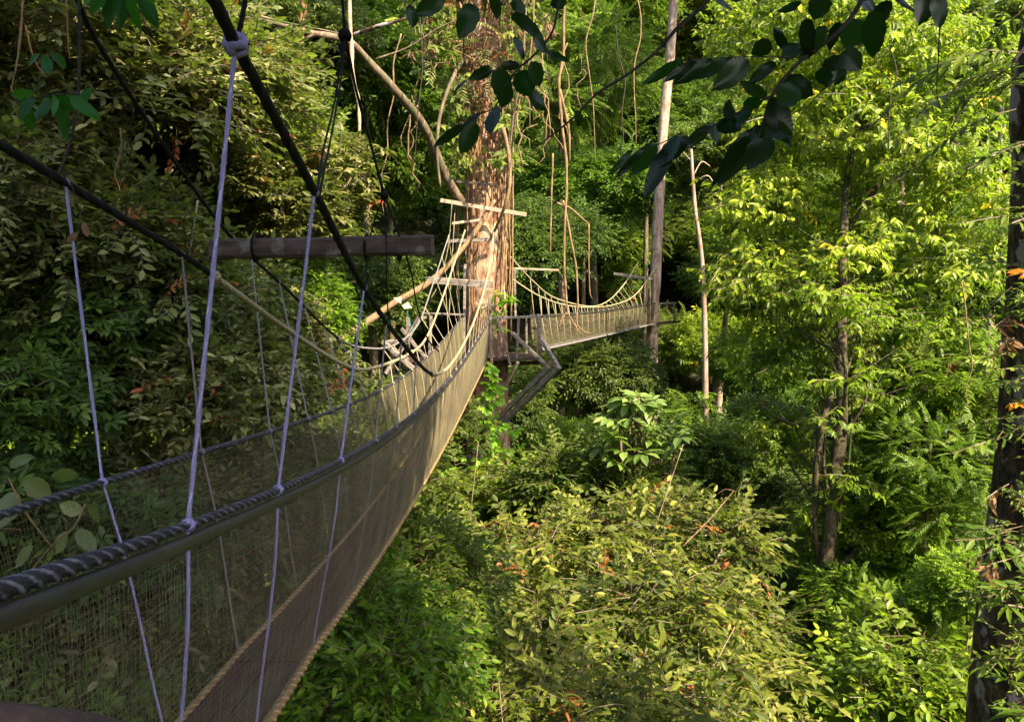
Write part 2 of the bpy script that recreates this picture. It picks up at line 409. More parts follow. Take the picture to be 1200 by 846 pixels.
def lobe_points(lobes, dens, g, depth=.22, zmin=-.55, cull=True):
    """points in the outer layer of uneven lobes; returns pos, outward, clump tone"""
    P_, O_, C_ = [], [], []
    for i, (c, r) in enumerate(lobes):
        c = np.asarray(c, float); r3 = np.array([r, r, r * .78]) if np.isscalar(r) else np.asarray(r, float)
        n = int(4 * math.pi * (r3.mean() ** 2) * dens)
        d = g.normal(0, 1, (n, 3)); d /= np.linalg.norm(d, axis=1)[:, None]
        d = d[(d[:, 2] > zmin) | (g.random(n) < .15)]
        k1 = g.normal(0, 2.2, (3, 3)); ph = g.uniform(0, 6.3, 3)
        bump = 1 + .13 * np.sin(d @ k1.T * 2 + ph).sum(1)
        rr = (1 - np.abs(g.normal(0, depth, len(d))) + (g.random(len(d)) < .1) * g.uniform(.05, .32, len(d))) * bump
        p = c + d * r3 * rr[:, None]
        P_.append(p); O_.append(d); C_.append(np.full(len(d), g.normal(0, .09)) + .05 * np.sin(d @ k1.T * 3 + ph).sum(1))
    P_ = np.vstack(P_); O_ = np.vstack(O_); C_ = np.concatenate(C_)
    if cull:
        keep = np.ones(len(P_), bool)
        for c, r in lobes:
            r3 = np.array([r, r, r * .78]) if np.isscalar(r) else np.asarray(r, float)
            keep &= ~((((P_ - c) / (r3 * .55)) ** 2).sum(1) < 1)
        P_, O_, C_ = P_[keep], O_[keep], C_[keep]
    return P_, O_, C_

def crown_lobes(g, Rr, n, zc, flat=.75, rmin=.3, rmax=.48):
    out = [(np.array([0, 0, zc]), Rr * .5)]
    for i in range(n):
        a = 2.4 * i + g.uniform(-.4, .4); e = g.uniform(-.45, 1.1)
        rad = Rr * g.uniform(.5, .78)
        out.append((np.array([math.cos(a) * math.cos(e) * rad, math.sin(a) * math.cos(e) * rad, zc + math.sin(e) * rad * flat]), Rr * g.uniform(rmin, rmax)))
    return out

def trunk_mb(mb, path, r0, r1, limbs, g, lr=.35, sides=9, rough=.08):
    path = cr(path, 6); n = len(path)
    rad = r0 + (r1 - r0) * np.linspace(0, 1, n) ** .8
    mb.tube(path, rad, sides, rough=rough, seed=int(g.integers(1e6)))
    for c in limbs:
        c = np.asarray(c, float)
        i = int(np.clip(np.argmin(np.abs(path[:, 2] - (c[2] - .6 * np.linalg.norm(c[:2] - path[-1][:2])))), n // 3, n - 2))
        s = path[i]; m = (s + c) / 2 + g.normal(0, .06, 3) * np.linalg.norm(c - s); m[2] -= .06 * np.linalg.norm(c - s)
        pts = cr([s, m, c], 5)
        rr = rad[i] * lr * 1.6 * np.linspace(1, .25, len(pts))
        mb.tube(pts, rr, 6, seed=3)
        for _ in range(3):
            k = g.integers(3, len(pts) - 1); e = pts[k] + (c - s) * g.uniform(.15, .35) + g.normal(0, .18, 3) * np.linalg.norm(c - s)
            mb.tube(cr([pts[k], (pts[k] + e) / 2 + g.normal(0, .03, 3), e], 4), np.linspace(rr[k] * .6, rr[k] * .15, 9), 5)

# ------------------------------------------------------------------ terrain
def ground_z(x, y):
    z = 0.0 * x
    z = z + np.clip(-x - 4, 0, 60) * .75
    z = z + np.clip(x - 13, 0, 60) * .55
    z = z + np.clip(y - 36, 0, 200) * .62
    z = z + np.clip(-y + 1, 0, 60) * .5
    z = z + .6 * np.sin(x * .35 + 1) * np.cos(y * .27) + .3 * np.sin(x * .9 + y * .7)
    return z
xs = np.arange(-110, 111, 2.0); ys = np.arange(-40, 151, 2.0)
X, Y = np.meshgrid(xs, ys)
V = np.stack([X, Y, ground_z(X, Y)], -1).reshape(-1, 3)
nx = len(xs); i = np.arange(len(ys) - 1)[:, None] * nx + np.arange(nx - 1)[None]
Q = np.stack([i, i + 1, i + nx + 1, i + nx], -1).reshape(-1, 4)
me = mesh_from('ground', V, [Q], None, True); me.materials.append(M['soil'])
tag(link(bpy.data.objects.new('ground', me)), 'dark forest floor of the valley under the trees', 'ground', kind='structure')

# ------------------------------------------------------------------ tree prototypes (shared mesh data)
def make_proto(seed, mat, Rr=3.2, nl=11, zc=9.0, dens=36, kind='twig', leafkind='far', L=.17, W=.5, flat=.75, trunk=.16, bark='bark', rough=.08, up=.35, base=.45, **kw):
    g = np.random.default_rng(seed)
    lobes = crown_lobes(g, Rr, nl, zc, flat)
    p, o, c = lobe_points(lobes, dens, g)
    V, T, A = foliage(p, o, g, kind, leafkind, L, W, clump=c, up=up, base=base)
    cm = mesh_from('crown', V, [T], A, False); cm.materials.append(mat)
    mb = MB()
    trunk_mb(mb, [(0, 0, -14), (.1, .05, -6), (-.1, 0, 0), (.12, .1, zc * .5), (0, 0, zc + Rr * .3)], trunk * 1.5, trunk * .4, [l[0] for l in lobes[1:]], g)
    tm = mb.mesh('trunk'); tm.materials.append(M[bark])
    return dict(crown=cm, trunk=tm, R=Rr, zc=zc, n=len(V))

PR = dict(
 bright=make_proto(1, G['bright'], dens=34, L=.17),
 mid=make_proto(2, G['mid'], dens=34, L=.18),
 dark=make_proto(3, G['dark'], dens=34, L=.2),
 pale=make_proto(4, G['pale'], dens=30, L=.2, kind='whorl', W=.38, bark='bark_pale'),
 olive=make_proto(5, G['olive'], dens=34, L=.17, bark='bark_pale'),
 yellow=make_proto(6, G['yellow'], dens=34, L=.18, kind='droop', W=.36),
 feather=make_proto(7, G['mid'], dens=13, L=.2, kind='pinnate', W=.3),
)
# near shrubs, leaves with real shape
PN = dict(
 dull=make_proto(21, G['dull'], Rr=1.5, nl=12, zc=3.4, dens=80, kind='twig', leafkind='near', L=.105, W=.46, trunk=.05),
 dull_whorl=make_proto(22, G['dull'], Rr=1.5, nl=10, zc=3.4, dens=70, kind='whorl', leafkind='near', L=.125, W=.42, trunk=.05),
 green=make_proto(23, G['mid'], Rr=1.5, nl=10, zc=3.4, dens=62, kind='twig', leafkind='near', L=.13, W=.5, trunk=.05),
 bright=make_proto(24, G['bright'], Rr=1.5, nl=10, zc=3.4, dens=30, kind='pinnate', leafkind='near', L=.115, W=.36, trunk=.05),
 deep=make_proto(25, G['dark'], Rr=1.5, nl=10, zc=3.4, dens=75, kind='whorl', leafkind='near', L=.12, W=.42, trunk=.05),
 fine=make_proto(27, G['bright'], Rr=1.5, nl=12, zc=3.4, dens=95, kind='twig', leafkind='near', L=.085, W=.5, trunk=.05),
 lacy=make_proto(28, G['bright'], Rr=1.5, nl=12, zc=3.4, dens=42, kind='pinnate', leafkind='near', L=.07, W=.42, trunk=.05),
 leafy=make_proto(26, G['bright'], Rr=1.5, nl=10, zc=3.4, dens=50, kind='twig', leafkind='near', L=.16, W=.48, trunk=.05),
)
def put(proto, name, u, v, Yd, r, label, cat, group=None, rz=None):
    s = r / proto['R']; c = P(u, v, Yd)
    e = empty(name, (c[0], c[1], c[2] - proto['zc'] * s), label, cat, group, rng.uniform(0, 6.28) if rz is None else rz, s)
    for k in ('trunk', 'crown'):
        link(bpy.data.objects.new(k, proto[k]), e)
    return e

# mid-distance trees that can be told apart
forest = [
 ('mid', 430, 100, 30, 3.9, 'mid green tree behind the dark knotted support ropes, upper left centre'),
 ('pale', 330, 70, 26, 3.0, 'pale grey-green tree above the dark spreader beam, behind the orange stem'),
 ('mid', 455, 200, 34, 3.6, 'mid green crown directly left of the great orange trunk'),
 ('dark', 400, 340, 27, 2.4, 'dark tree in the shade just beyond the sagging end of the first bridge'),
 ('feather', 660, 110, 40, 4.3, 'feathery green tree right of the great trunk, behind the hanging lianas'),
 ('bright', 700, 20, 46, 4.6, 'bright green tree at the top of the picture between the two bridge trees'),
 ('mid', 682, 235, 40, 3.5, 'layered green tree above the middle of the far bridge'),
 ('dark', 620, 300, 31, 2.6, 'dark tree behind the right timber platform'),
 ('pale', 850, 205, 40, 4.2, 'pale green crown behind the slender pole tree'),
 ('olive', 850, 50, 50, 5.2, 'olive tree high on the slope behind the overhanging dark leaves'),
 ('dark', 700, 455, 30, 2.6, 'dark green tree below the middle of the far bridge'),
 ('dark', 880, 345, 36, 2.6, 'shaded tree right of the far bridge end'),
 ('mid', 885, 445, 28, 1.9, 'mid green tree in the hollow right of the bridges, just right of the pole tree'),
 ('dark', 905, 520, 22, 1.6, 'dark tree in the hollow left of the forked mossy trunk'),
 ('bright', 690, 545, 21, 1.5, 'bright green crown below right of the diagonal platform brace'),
 ('yellow', 915, 300, 27, 2.8, 'yellow-green tree left of the tall sunlit tree'),
 ('yellow', 1060, 60, 30, 4.2, 'yellow-green tree at the top right behind the overhanging leaves'),
 ('mid', 760, 560, 26, 2.2, 'mid green tree behind the rounded olive shrub crown'),
 ('pale', 1175, 70, 24, 2.6, 'blue-grey tree in the top right corner'),
 ('mid', 1130, 330, 18, 2.0, 'mid green tree left of the dark scaly near trunk'),
 ('dark', 560, 480, 26, 2.2, 'dark tree in the shade under the bridge platform'),
 ('mid', 760, 150, 48, 4.6, 'mid green tree behind the pale straight trunk of the far bridge'),
]
for k, u, v, Yd, r, lab in forest:
    put(PR[k], 'forest_tree', u, v, Yd, r, lab, 'tree', 'forest trees around the bridges')

# left thicket
left = [
 ('dull', 40, 60, 9.5, 1.9, 'dull leafy shrub crown in the top left corner'),
 ('dull', 190, 130, 10.5, 2.0, 'sunlit pale-leaved shrub crown above left of the spreader beam'),
 ('dull_whorl', 300, 250, 11.5, 1.7, 'sunlit shrub with dry pale leaves behind the spreader beam'),
 ('dull', 30, 260, 8.6, 1.6, 'leafy shrub at left edge just below the left main cable'),
 ('dull', 150, 330, 9.2, 1.6, 'dull green shrub behind the leftmost blue hanger rope, middle height'),
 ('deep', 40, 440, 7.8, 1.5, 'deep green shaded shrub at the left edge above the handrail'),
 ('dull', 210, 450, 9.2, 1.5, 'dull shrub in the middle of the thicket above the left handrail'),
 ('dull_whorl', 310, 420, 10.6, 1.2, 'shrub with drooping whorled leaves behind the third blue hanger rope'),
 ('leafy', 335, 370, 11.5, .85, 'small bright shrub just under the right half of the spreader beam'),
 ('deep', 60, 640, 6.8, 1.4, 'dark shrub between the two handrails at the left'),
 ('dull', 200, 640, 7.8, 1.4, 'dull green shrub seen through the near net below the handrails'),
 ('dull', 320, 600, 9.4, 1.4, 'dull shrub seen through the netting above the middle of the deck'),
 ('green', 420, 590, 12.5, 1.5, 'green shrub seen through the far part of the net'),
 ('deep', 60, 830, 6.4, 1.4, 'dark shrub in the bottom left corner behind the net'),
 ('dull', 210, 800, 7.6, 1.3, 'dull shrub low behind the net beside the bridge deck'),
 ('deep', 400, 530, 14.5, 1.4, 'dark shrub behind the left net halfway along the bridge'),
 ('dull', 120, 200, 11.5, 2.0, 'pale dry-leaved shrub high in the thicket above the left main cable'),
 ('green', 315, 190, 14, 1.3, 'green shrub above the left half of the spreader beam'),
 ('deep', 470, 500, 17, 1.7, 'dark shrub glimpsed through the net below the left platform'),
]
for k, u, v, Yd, r, lab in left:
    put(PN[k], 'shrub', u, v, Yd, r, lab, 'shrub', 'thicket shrubs left of the bridge')

right = [
 ('fine', 1045, 655, 13, 1.5, 'fine-leaved bright green sapling right of the forked mossy trunk'),
 ('lacy', 1090, 570, 12, 1.4, 'lacy bright sapling left of the near trunk, middle height'),
 ('fine', 1085, 760, 10.2, 1.05, 'bright green fine-leaved sapling low beside the near trunk'),
 ('lacy', 1010, 735, 11.5, .95, 'lacy bright sapling just right of the foot of the forked mossy trunk'),
 ('fine', 1130, 690, 9.5, .6, 'small fine-leaved sprig touching the left side of the near trunk'),
 ('lacy', 1100, 665, 12.5, .9, 'lacy sapling below the red dead frond, left of the near trunk lichen'),
 ('lacy', 1010, 850, 11, 1.2, 'bright feathery sapling at the bottom, right of the olive shrub'),
 ('leafy', 1110, 840, 9, 1.2, 'leafy bright shrub in the bottom right at the foot of the near trunk'),
 ('bright', 1120, 480, 13, 1.5, 'feathery sapling below the red dead frond'),
 ('leafy', 420, 800, 6.3, .85, 'big-leaved bright green shrub beside the near end of the deck'),
 ('green', 455, 700, 8.6, 1.1, 'green shrub hugging the right edge of the deck'),
 ('leafy', 620, 600, 17, 1.3, 'bright leafy shrub under the right platform brace'),
 ('green', 700, 590, 15, 1.6, 'green shrub between the platform brace and the olive crown'),
 ('leafy', 530, 610, 17.5, .85, 'leafy shrub at the foot of the bright climbing vine'),
 ('green', 835, 545, 18, 1.3, 'green shrub behind the top right edge of the olive crown, below the pole tree'),
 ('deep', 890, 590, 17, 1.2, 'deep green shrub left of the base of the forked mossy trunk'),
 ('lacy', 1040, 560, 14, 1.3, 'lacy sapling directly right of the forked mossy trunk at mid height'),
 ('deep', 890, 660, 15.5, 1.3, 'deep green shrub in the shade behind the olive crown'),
 ('fine', 900, 810, 13, 1.3, 'fine-leaved shrub low between the olive crown and the forked mossy trunk'),
]
for k, u, v, Yd, r, lab in right:
    put(PN[k], 'shrub', u, v, Yd, r, lab, 'shrub', 'shrubs and saplings right of the bridge')

# central olive shrub crown seen from above
g = np.random.default_rng(50)
lobes = []
for u, v, Yd, r in [(520,660,10.4,.8),(600,640,11,.85),(690,600,11.8,.95),(770,590,12,.95),(850,620,11.6,.85),(880,690,10.6,.8),
                    (540,740,9,.8),(620,730,9.2,.9),(710,700,9.8,1.0),(800,700,9.8,.95),(860,770,9,.75),(580,820,7.8,.75),(670,810,8,.85),(760,800,8.2,.85),
                    (840,850,7.8,.7),(490,790,8.2,.6),(700,900,7,.8),(600,900,7,.7)]:
    lobes.append((P(u, v, Yd) - np.array([0, 0, .35 * r]) + g.normal(0, .12, 3), r * g.uniform(.72, .98)))
bc = P(700, 720, 9.6); bc[2] = ground_z(bc[0], bc[1])
lobes = [(l[0] - bc, l[1]) for l in lobes]
p, o, c = lobe_points(lobes, 50, g, depth=.3)
Vv, Tt, Aa = foliage(p, o, g, 'twig', 'near', .125, .46, base=.45, clump=c * 2.0, spread=.65, sj=.42, ntpl=8)
e = empty('broad_shrub', bc, 'wide olive-green shrub crown filling the lower middle of the picture', 'shrub')
cm = mesh_from('crown', Vv, [Tt], Aa); cm.materials.append(G['olive']); link(bpy.data.objects.new('crown', cm), e)
mb = MB(); zc = np.mean([l[0][2] for l in lobes])
trunk_mb(mb, [(0, 0, -.5), (.1, .1, zc * .4), (0, .1, zc * .8)], .2, .09, [l[0] for l in lobes], g, lr=.4)
mb.build('trunk', M['bark_pale'], e)

# tall sunlit tree on the right
g = np.random.default_rng(60)
lobes = []
for u, v, Yd, r in [(900,60,16,1.2),(960,30,15,1.3),(1040,60,15,1.3),(1110,100,14.5,1.2),(930,150,15.5,1.1),(1010,150,14.5,1.25),(1080,190,14,1.1),(1140,230,13.5,.9),
                    (900,240,15,.85),(960,250,15.5,.9),(1050,290,13.8,1.0),(1120,320,13.4,.7),(880,330,14.5,.7),(940,340,14,.75),(1010,370,13.5,.8),(1080,400,13.5,.8),
                    (930,420,14.2,.7),(1010,460,14.2,.7),(880,410,15,.6),(1060,490,13.6,.65),(925,520,14.2,.45),(1020,560,13.8,.5),(900,500,14.5,.45),(1002,372,12,.3),(968,352,12.2,.32),(1000,452,11.7,.26),(968,498,11.7,.22),(1000,560,11.6,.26),(955,600,12.6,.35),(1000,300,13,.35)]:
    lobes.append((P(u, v, Yd), r))
tb = P(945, 800, 12); tb[2] = ground_z(tb[0], tb[1])
lobes = [(l[0] - tb, l[1]) for l in lobes]
p, o, c = lobe_points(lobes, 40, g, depth=.3)
sel = p[:, 2] > (P(990, 330, 14) - tb)[2]
e = empty('sunlit_tree', tb, 'tall sunlit yellow-green tree with drooping leaves and a slim forked mossy trunk', 'tree')
Vv, Tt, Aa = foliage(p[sel], o[sel], g, 'droop', 'near', .135, .38, base=.52, clump=c[sel] * 1.6, up=.1, sj=.35, ntpl=8)
cm = mesh_from('upper_crown', Vv, [Tt], Aa); cm.materials.append(G['yellow']); link(bpy.data.objects.new('crown', cm), e)
Vv, Tt, Aa = foliage(p[~sel], o[~sel], g, 'droop', 'near', .13, .4, base=.45, clump=c[~sel] * 1.6, up=.1, sj=.35, ntpl=8)
cm = mesh_from('lower_crown', Vv, [Tt], Aa); cm.materials.append(G['bright']); tag(link(bpy.data.objects.new('crown', cm), e), 'greener lower foliage')
mb = MB()
path = [P(938, 860, 12), P(945, 790, 12), P(962, 690, 12), P(975, 600, 12), P(985, 500, 12.2), P(986, 400, 12.6), P(988, 300, 13.2), P(992, 220, 14.2), P(1005, 120, 14.6), P(1010, 20, 15)]
path[0] = tb + np.array([0, 0, -.3])
trunk_mb(mb, [q - tb for q in path], .15, .045, [l[0] for l in lobes if l[0][2] > 7], g, lr=.22)
for br in ([(985, 420, 12.5), (960, 520, 12.2), (955, 600, 12.1), (962, 690, 12)], [(990, 280, 14), (1030, 215, 14), (1060, 180, 14)], [(965, 680, 12), (1010, 640, 12.4), (1045, 600, 13.4)]):
    q = px(br, 6) - tb; mb.tube(q, np.linspace(.06, .03, len(q)), 6, rough=.05)
mb.build('trunk', M['bark_moss'], e)

# big-leaved plant below the far bridge
g = np.random.default_rng(70)
b = P(748, 505, 14); gz = b.copy(); gz[2] = ground_z(b[0], b[1])
e = empty('broadleaf_plant', gz, 'plant with very large pale leaves in whorls below the far bridge', 'plant')
pos = []; outd = []
for i in range(44):
    a = g.uniform(0, 6.28); rr = g.uniform(.1, .9)
    pos.append(b - gz + np.array([math.cos(a) * rr, math.sin(a) * rr * .7, (.5 if i < 26 else .1) - rr * .5 + g.normal(0, .1)])); outd.append([math.cos(a), math.sin(a), .5])
Vv, Tt, Aa = foliage(np.array(pos), np.array(outd), g, 'whorl', 'near', .3, .45, base=.5, spread=.2, up=.2)
cm = mesh_from('crown', Vv, [Tt], Aa); cm.materials.append(G['pale']); link(bpy.data.objects.new('crown', cm), e)
mb = MB()
for q in pos[:14]: mb.tube(cr([np.array([0, 0, 0]), (q * [.3, .3, .7]), q], 6), np.linspace(.05, .02, 13), 5)
mb.build('stem', M['bark'], e)

# ------------------------------------------------------------------ far forest (one mass)
g = np.random.default_rng(80)
srcs = [bpy.data.objects.new] and None
crown_objs = {}
for o in COL.objects:
    if o.name.startswith('crown') and o.parent and o.parent.name.startswith('forest_tree'):
        for k, pr in PR.items():
            if o.data == pr['crown'] and k not in crown_objs: crown_objs[k] = o
pts = []; 
yy = 30.0
while yy < 125:
    step = 4.2 + yy * .022
    half = yy * .78 + 10
    x = -half + g.uniform(0, step)
    while x < half:
        X_, Y_ = x + g.normal(0, .8), yy + g.normal(0, .9)
        skip = (Y_ < 44) and (-13 < X_ < 13)
        if not skip: pts.append((X_, Y_, float(ground_z(X_, Y_)) + g.uniform(3.5, 8.5) - (2.5 if Y_ < 50 else 0)))
        x += step * g.uniform(.8, 1.2)
    yy += step * .85
# side slopes nearer the eye
for k in range(46):
    sx = 1 if k % 2 else -1
    Y_ = g.uniform(8, 32); X_ = sx * g.uniform(max(14 if sx < 0 else 22, Y_ * .62), Y_ * .6 + 20)
    pts.append((X_, Y_, float(ground_z(X_, Y_)) + g.uniform(3, 9)))
pts = np.array(pts)
me = bpy.data.meshes.new('far_forest'); me.vertices.add(len(pts)); me.vertices.foreach_set('co', pts.astype(np.float32).ravel())
nm = ['mid', 'mid', 'dark', 'bright', 'pale', 'yellow', 'feather', 'olive']
kk = np.array([nm.index(a) if False else a for a in g.integers(0, len(nm), len(pts))])
at = me.attributes.new('kind_id', 'INT', 'POINT'); at.data.foreach_set('value', kk.astype(np.int32))
at = me.attributes.new('spin', 'FLOAT_VECTOR', 'POINT')
sp = np.stack([g.normal(0, .12, len(pts)), g.normal(0, .12, len(pts)), g.uniform(0, 6.28, len(pts))], -1); at.data.foreach_set('vector', sp.astype(np.float32).ravel())
at = me.attributes.new('size', 'FLOAT', 'POINT'); at.data.foreach_set('value', g.uniform(.85, 1.45, len(pts)).astype(np.float32))
ff = link(bpy.data.objects.new('far_forest', me)); tag(ff, 'dense rainforest canopy covering the far slope', 'forest', kind='stuff')
ng = bpy.data.node_groups.new('far_forest', 'GeometryNodeTree')
ng.interface.new_socket('Geometry', in_out='INPUT', socket_type='NodeSocketGeometry')
ng.interface.new_socket('Geometry', in_out='OUTPUT', socket_type='NodeSocketGeometry')
gi = ng.nodes.new('NodeGroupInput'); go = ng.nodes.new('NodeGroupOutput')
g2i = ng.nodes.new('GeometryNodeGeometryToInstance')
def attr_node(nm_, ty):
    n = ng.nodes.new('GeometryNodeInputNamedAttribute'); n.data_type = ty; n.inputs[0].default_value = nm_; return n
jn = ng.nodes.new('GeometryNodeJoinGeometry')
a_k = attr_node('kind_id', 'INT'); a_r = attr_node('spin', 'FLOAT_VECTOR'); a_s = attr_node('size', 'FLOAT')
for i, k in enumerate(nm):
    oi = ng.nodes.new('GeometryNodeObjectInfo'); oi.inputs['Object'].default_value = crown_objs[k]; oi.transform_space = 'ORIGINAL'
    tr = ng.nodes.new('GeometryNodeTransform'); tr.inputs['Translation'].default_value = (0, 0, -PR[k]['zc'])
    ng.links.new(oi.outputs['Geometry'], tr.inputs['Geometry'])
    gti = ng.nodes.new('GeometryNodeGeometryToInstance'); ng.links.new(tr.outputs[0], gti.inputs[0])
    cmp_ = ng.nodes.new('FunctionNodeCompare'); cmp_.data_type = 'INT'; cmp_.operation = 'EQUAL'
    ng.links.new(a_k.outputs['Attribute'], [s for s in cmp_.inputs if s.type == 'INT'][0]); [s for s in cmp_.inputs if s.type == 'INT'][1].default_value = i
    iop = ng.nodes.new('GeometryNodeInstanceOnPoints')
    ng.links.new(gi.outputs[0], iop.inputs['Points']); ng.links.new(cmp_.outputs[0], iop.inputs['Selection']); ng.links.new(gti.outputs[0], iop.inputs['Instance'])
    ng.links.new(a_r.outputs['Attribute'], iop.inputs['Rotation']); ng.links.new(a_s.outputs['Attribute'], iop.inputs['Scale'])
    ng.links.new(iop.outputs[0], jn.inputs[0])
ng.links.new(jn.outputs[0], go.inputs[0])
md = ff.modifiers.new('forest', 'NODES'); md.node_group = ng

# undergrowth sheet of real leaves over the valley floor
g = np.random.default_rng(81)
N_ = 26000
ux = g.uniform(-1, 1, N_); uy = g.uniform(0, 1, N_) ** 1.3 * 44 + 3
ux = ux * (uy * .7 + 7)
uz = ground_z(ux, uy) + np.abs(g.normal(0, .8, N_)) + .8 * np.sin(ux * 1.1) * np.sin(uy * .9)
pos = np.stack([ux, uy, uz], -1)
Vv, Tt, Aa = foliage(pos, np.tile([0, 0, .6], (N_, 1)), g, 'twig', 'far', .26, .5, base=.45, spread=.8, clump=.15 * np.sin(ux * .8) * np.cos(uy * .7))
me = mesh_from('undergrowth', Vv, [Tt], Aa); me.materials.append(G['mid'])
tag(link(bpy.data.objects.new('undergrowth', me)), 'leafy undergrowth covering the valley floor', 'undergrowth', kind='stuff')

# ------------------------------------------------------------------ the great tree
g = np.random.default_rng(90)
TC = P(568, 330, 21.6); TX, TY = TC[0], TC[1]
gzt = float(ground_z(TX, TY))
e = empty('great_tree', (TX, TY, gzt), 'huge straight tree with flaking orange and cream bark carrying the two platforms', 'tree')
big = e
zs = np.linspace(0, 32, 90)
sides = 40; th = np.arange(sides) * 2 * math.pi / sides
rb = .66 + .75 * np.exp(-zs / 3.2) - .008 * zs
V = []
for z_, r_ in zip(zs, rb):
    fl = 1 + .05 * np.sin(3 * th + .3 + z_ * .05) + .04 * np.sin(5 * th + 1 + z_ * .11) + .025 * np.sin(11 * th + z_ * .3) + .012 * g.normal(0, 1, sides) + .35 * math.exp(-z_ / 2.5) * np.maximum(0, np.sin(4 * th)) 
    V.append(np.stack([np.cos(th) * r_ * fl + .06 * math.sin(z_ * .2), np.sin(th) * r_ * fl, np.full(sides, z_)], -1))
V = np.vstack(V); i = np.arange(len(zs) - 1)[:, None] * sides; j = np.arange(sides)[None]; k = (j + 1) % sides
Q = np.stack([i + j, i + k, i + sides + k, i + sides + j], -1).reshape(-1, 4)
mb = MB(); mb.add(V, Q)
mb.build('trunk', M['bark_orange'], e)
base = np.array([TX, TY, gzt])
def limb(seq, r0, r1, name='limb', mat='bark', n=8):
    q = px(seq, n) - base
    m = MB(); m.tube(q, np.linspace(r0, r1, len(q)), 9, rough=.1, seed=len(q) + int(r0 * 100))
    return m.build(name, M[mat], e)
limb([(545, 245, 21.2), (522, 205, 20.5), (497, 150, 19.5), (465, 108, 18.5), (430, 70, 18), (405, 48, 17.5), (360, 38, 17), (300, 22, 16.5), (240, 20, 16), (190, 18, 15.6)], .13, .03)
limb([(590, 60, 21.5), (545, 70, 20.6), (520, 120, 20), (512, 170, 19.8), (516, 220, 20)], .06, .03, mat='bark')
limb([(400, 47, 17.4), (440, 32, 17), (475, 22, 17), (500, 5, 17)], .05, .02, mat='bark_dark')
limb([(370, 40, 17), (330, 55, 16.6), (290, 40, 16.3), (262, 60, 16)], .03, .012, mat='bark_dark')
limb([(600, 20, 21.4), (650, -30, 21), (720, -80, 20)], .3, .2)
limb([(555, 10, 21.4), (500, -60, 21), (440, -120, 20)], .3, .2)
# creepers, aerial roots and epiphytes clinging to the upper trunk
m = MB()
for q in range(22):
    a = g.uniform(-3.3, .2); z0 = g.uniform(18.5, 26); L_ = g.uniform(2, 7); r_ = .7
    n_ = 14; zz = np.linspace(z0, z0 - L_, n_); aa = a + np.cumsum(g.normal(0, .07, n_))
    m.tube(np.stack([np.cos(aa) * (r_ + g.uniform(0, .06)), np.sin(aa) * (r_ + .03), zz], -1), g.uniform(.008, .022), 5)
m.build('creeper_roots', M['vine_orange'], e)
m = MB()
for q in range(9):
    a = g.uniform(-1.1, -.1) if q % 4 else g.uniform(-3, -1.9); z0 = g.uniform(18, 26); z1 = g.uniform(13.8, 16)
    n_ = 26; zz = np.linspace(z0, z1, n_); aa = a + np.cumsum(g.normal(0, .05, n_)) * .9
    m.tube(np.stack([np.cos(aa) * g.uniform(.69, .8), np.sin(aa) * .76, zz], -1), g.uniform(.01, .03), 5, rough=.15, seed=q)
m.build('climbing_stems', M['twig'], e)
m = MB()
for q in range(80):     # dangling tangle at the top
    x0, y0, z0 = g.normal(0, .9), g.uniform(-1.3, -.3), g.uniform(20, 25)
    n_ = 10; L_ = g.uniform(.6, 2.6); zz = np.linspace(z0, z0 - L_, n_)
    m.tube(np.stack([x0 + np.cumsum(g.normal(0, .11, n_)), y0 + np.cumsum(g.normal(0, .05, n_)), zz], -1), g.uniform(.008, .022), 4)
m.build('dangling_roots', M['twig'], e)
pos = np.stack([g.choice([-1, 1], 460) * (.62 + np.abs(g.normal(0, .55, 460))), g.uniform(-1.3, .5, 460), 18.6 + 9 * g.random(460)], -1)
pos[:, 0] *= np.clip((pos[:, 2] - 17) / 5, .5, 1.5)
Vv, Tt, Aa = foliage(pos, np.tile([0, -1, -.2], (460, 1)), g, 'droop', 'near', .2, .42, base=.62, spread=.8, up=-.3)
cm = mesh_from('creeper_leaves', Vv, [Tt], Aa); cm.materials.append(G['olive']); link(bpy.data.objects.new('creeper_leaves', cm), e)
for nm_, mt_, nn, zz0, zz1, L_ in (('dead_fronds', 'brown', 90, 20, 25.5, .28), ('fern_clumps', 'dull', 60, 20.5, 26, .2)):
    ps = np.stack([g.normal(0, .8, nn), g.uniform(-1.2, -.7, nn), g.uniform(zz0, zz1, nn)], -1)
    Vv, Tt, Aa = foliage(ps, np.tile([0, -.8, -.4], (nn, 1)), g, 'droop' if nn > 70 else 'pinnate', 'near', L_, .2, base=.6, spread=.7, up=-.4)
    cm = mesh_from(nm_, Vv, [Tt], Aa); cm.materials.append(G[mt_]); link(bpy.data.objects.new(nm_, cm), e)
lobes = [(np.array([g.uniform(-4, 4), g.uniform(-3, 4), g.uniform(31, 36)]), g.uniform(1.2, 1.7)) for _ in range(7)]
p, o, c = lobe_points(lobes, 14, g)
Vv, Tt, Aa = foliage(p, o, g, 'twig', 'far', .22, .5, clump=c)
cm = mesh_from('crown', Vv, [Tt], Aa); cm.materials.append(G['mid']); link(bpy.data.objects.new('crown', cm), e)

# broken orange branch leaning across the left of the platform
e = empty('fallen_branch', P(400, 395, 19.3), 'orange-barked fallen branch leaning from the left up to the great trunk', 'branch')
o0 = np.array(e.location)
m = MB(); q = px([(395, 397, 19.2), (425, 380, 19.5), (460, 357, 19.8), (500, 333, 20.1), (530, 305, 20.4), (558, 270, 20.7), (580, 235, 20.8)], 8) - o0
m.tube(q, np.linspace(.1, .055, len(q)), 9, rough=.16, seed=4); m.build('stem', M['twig'], e)

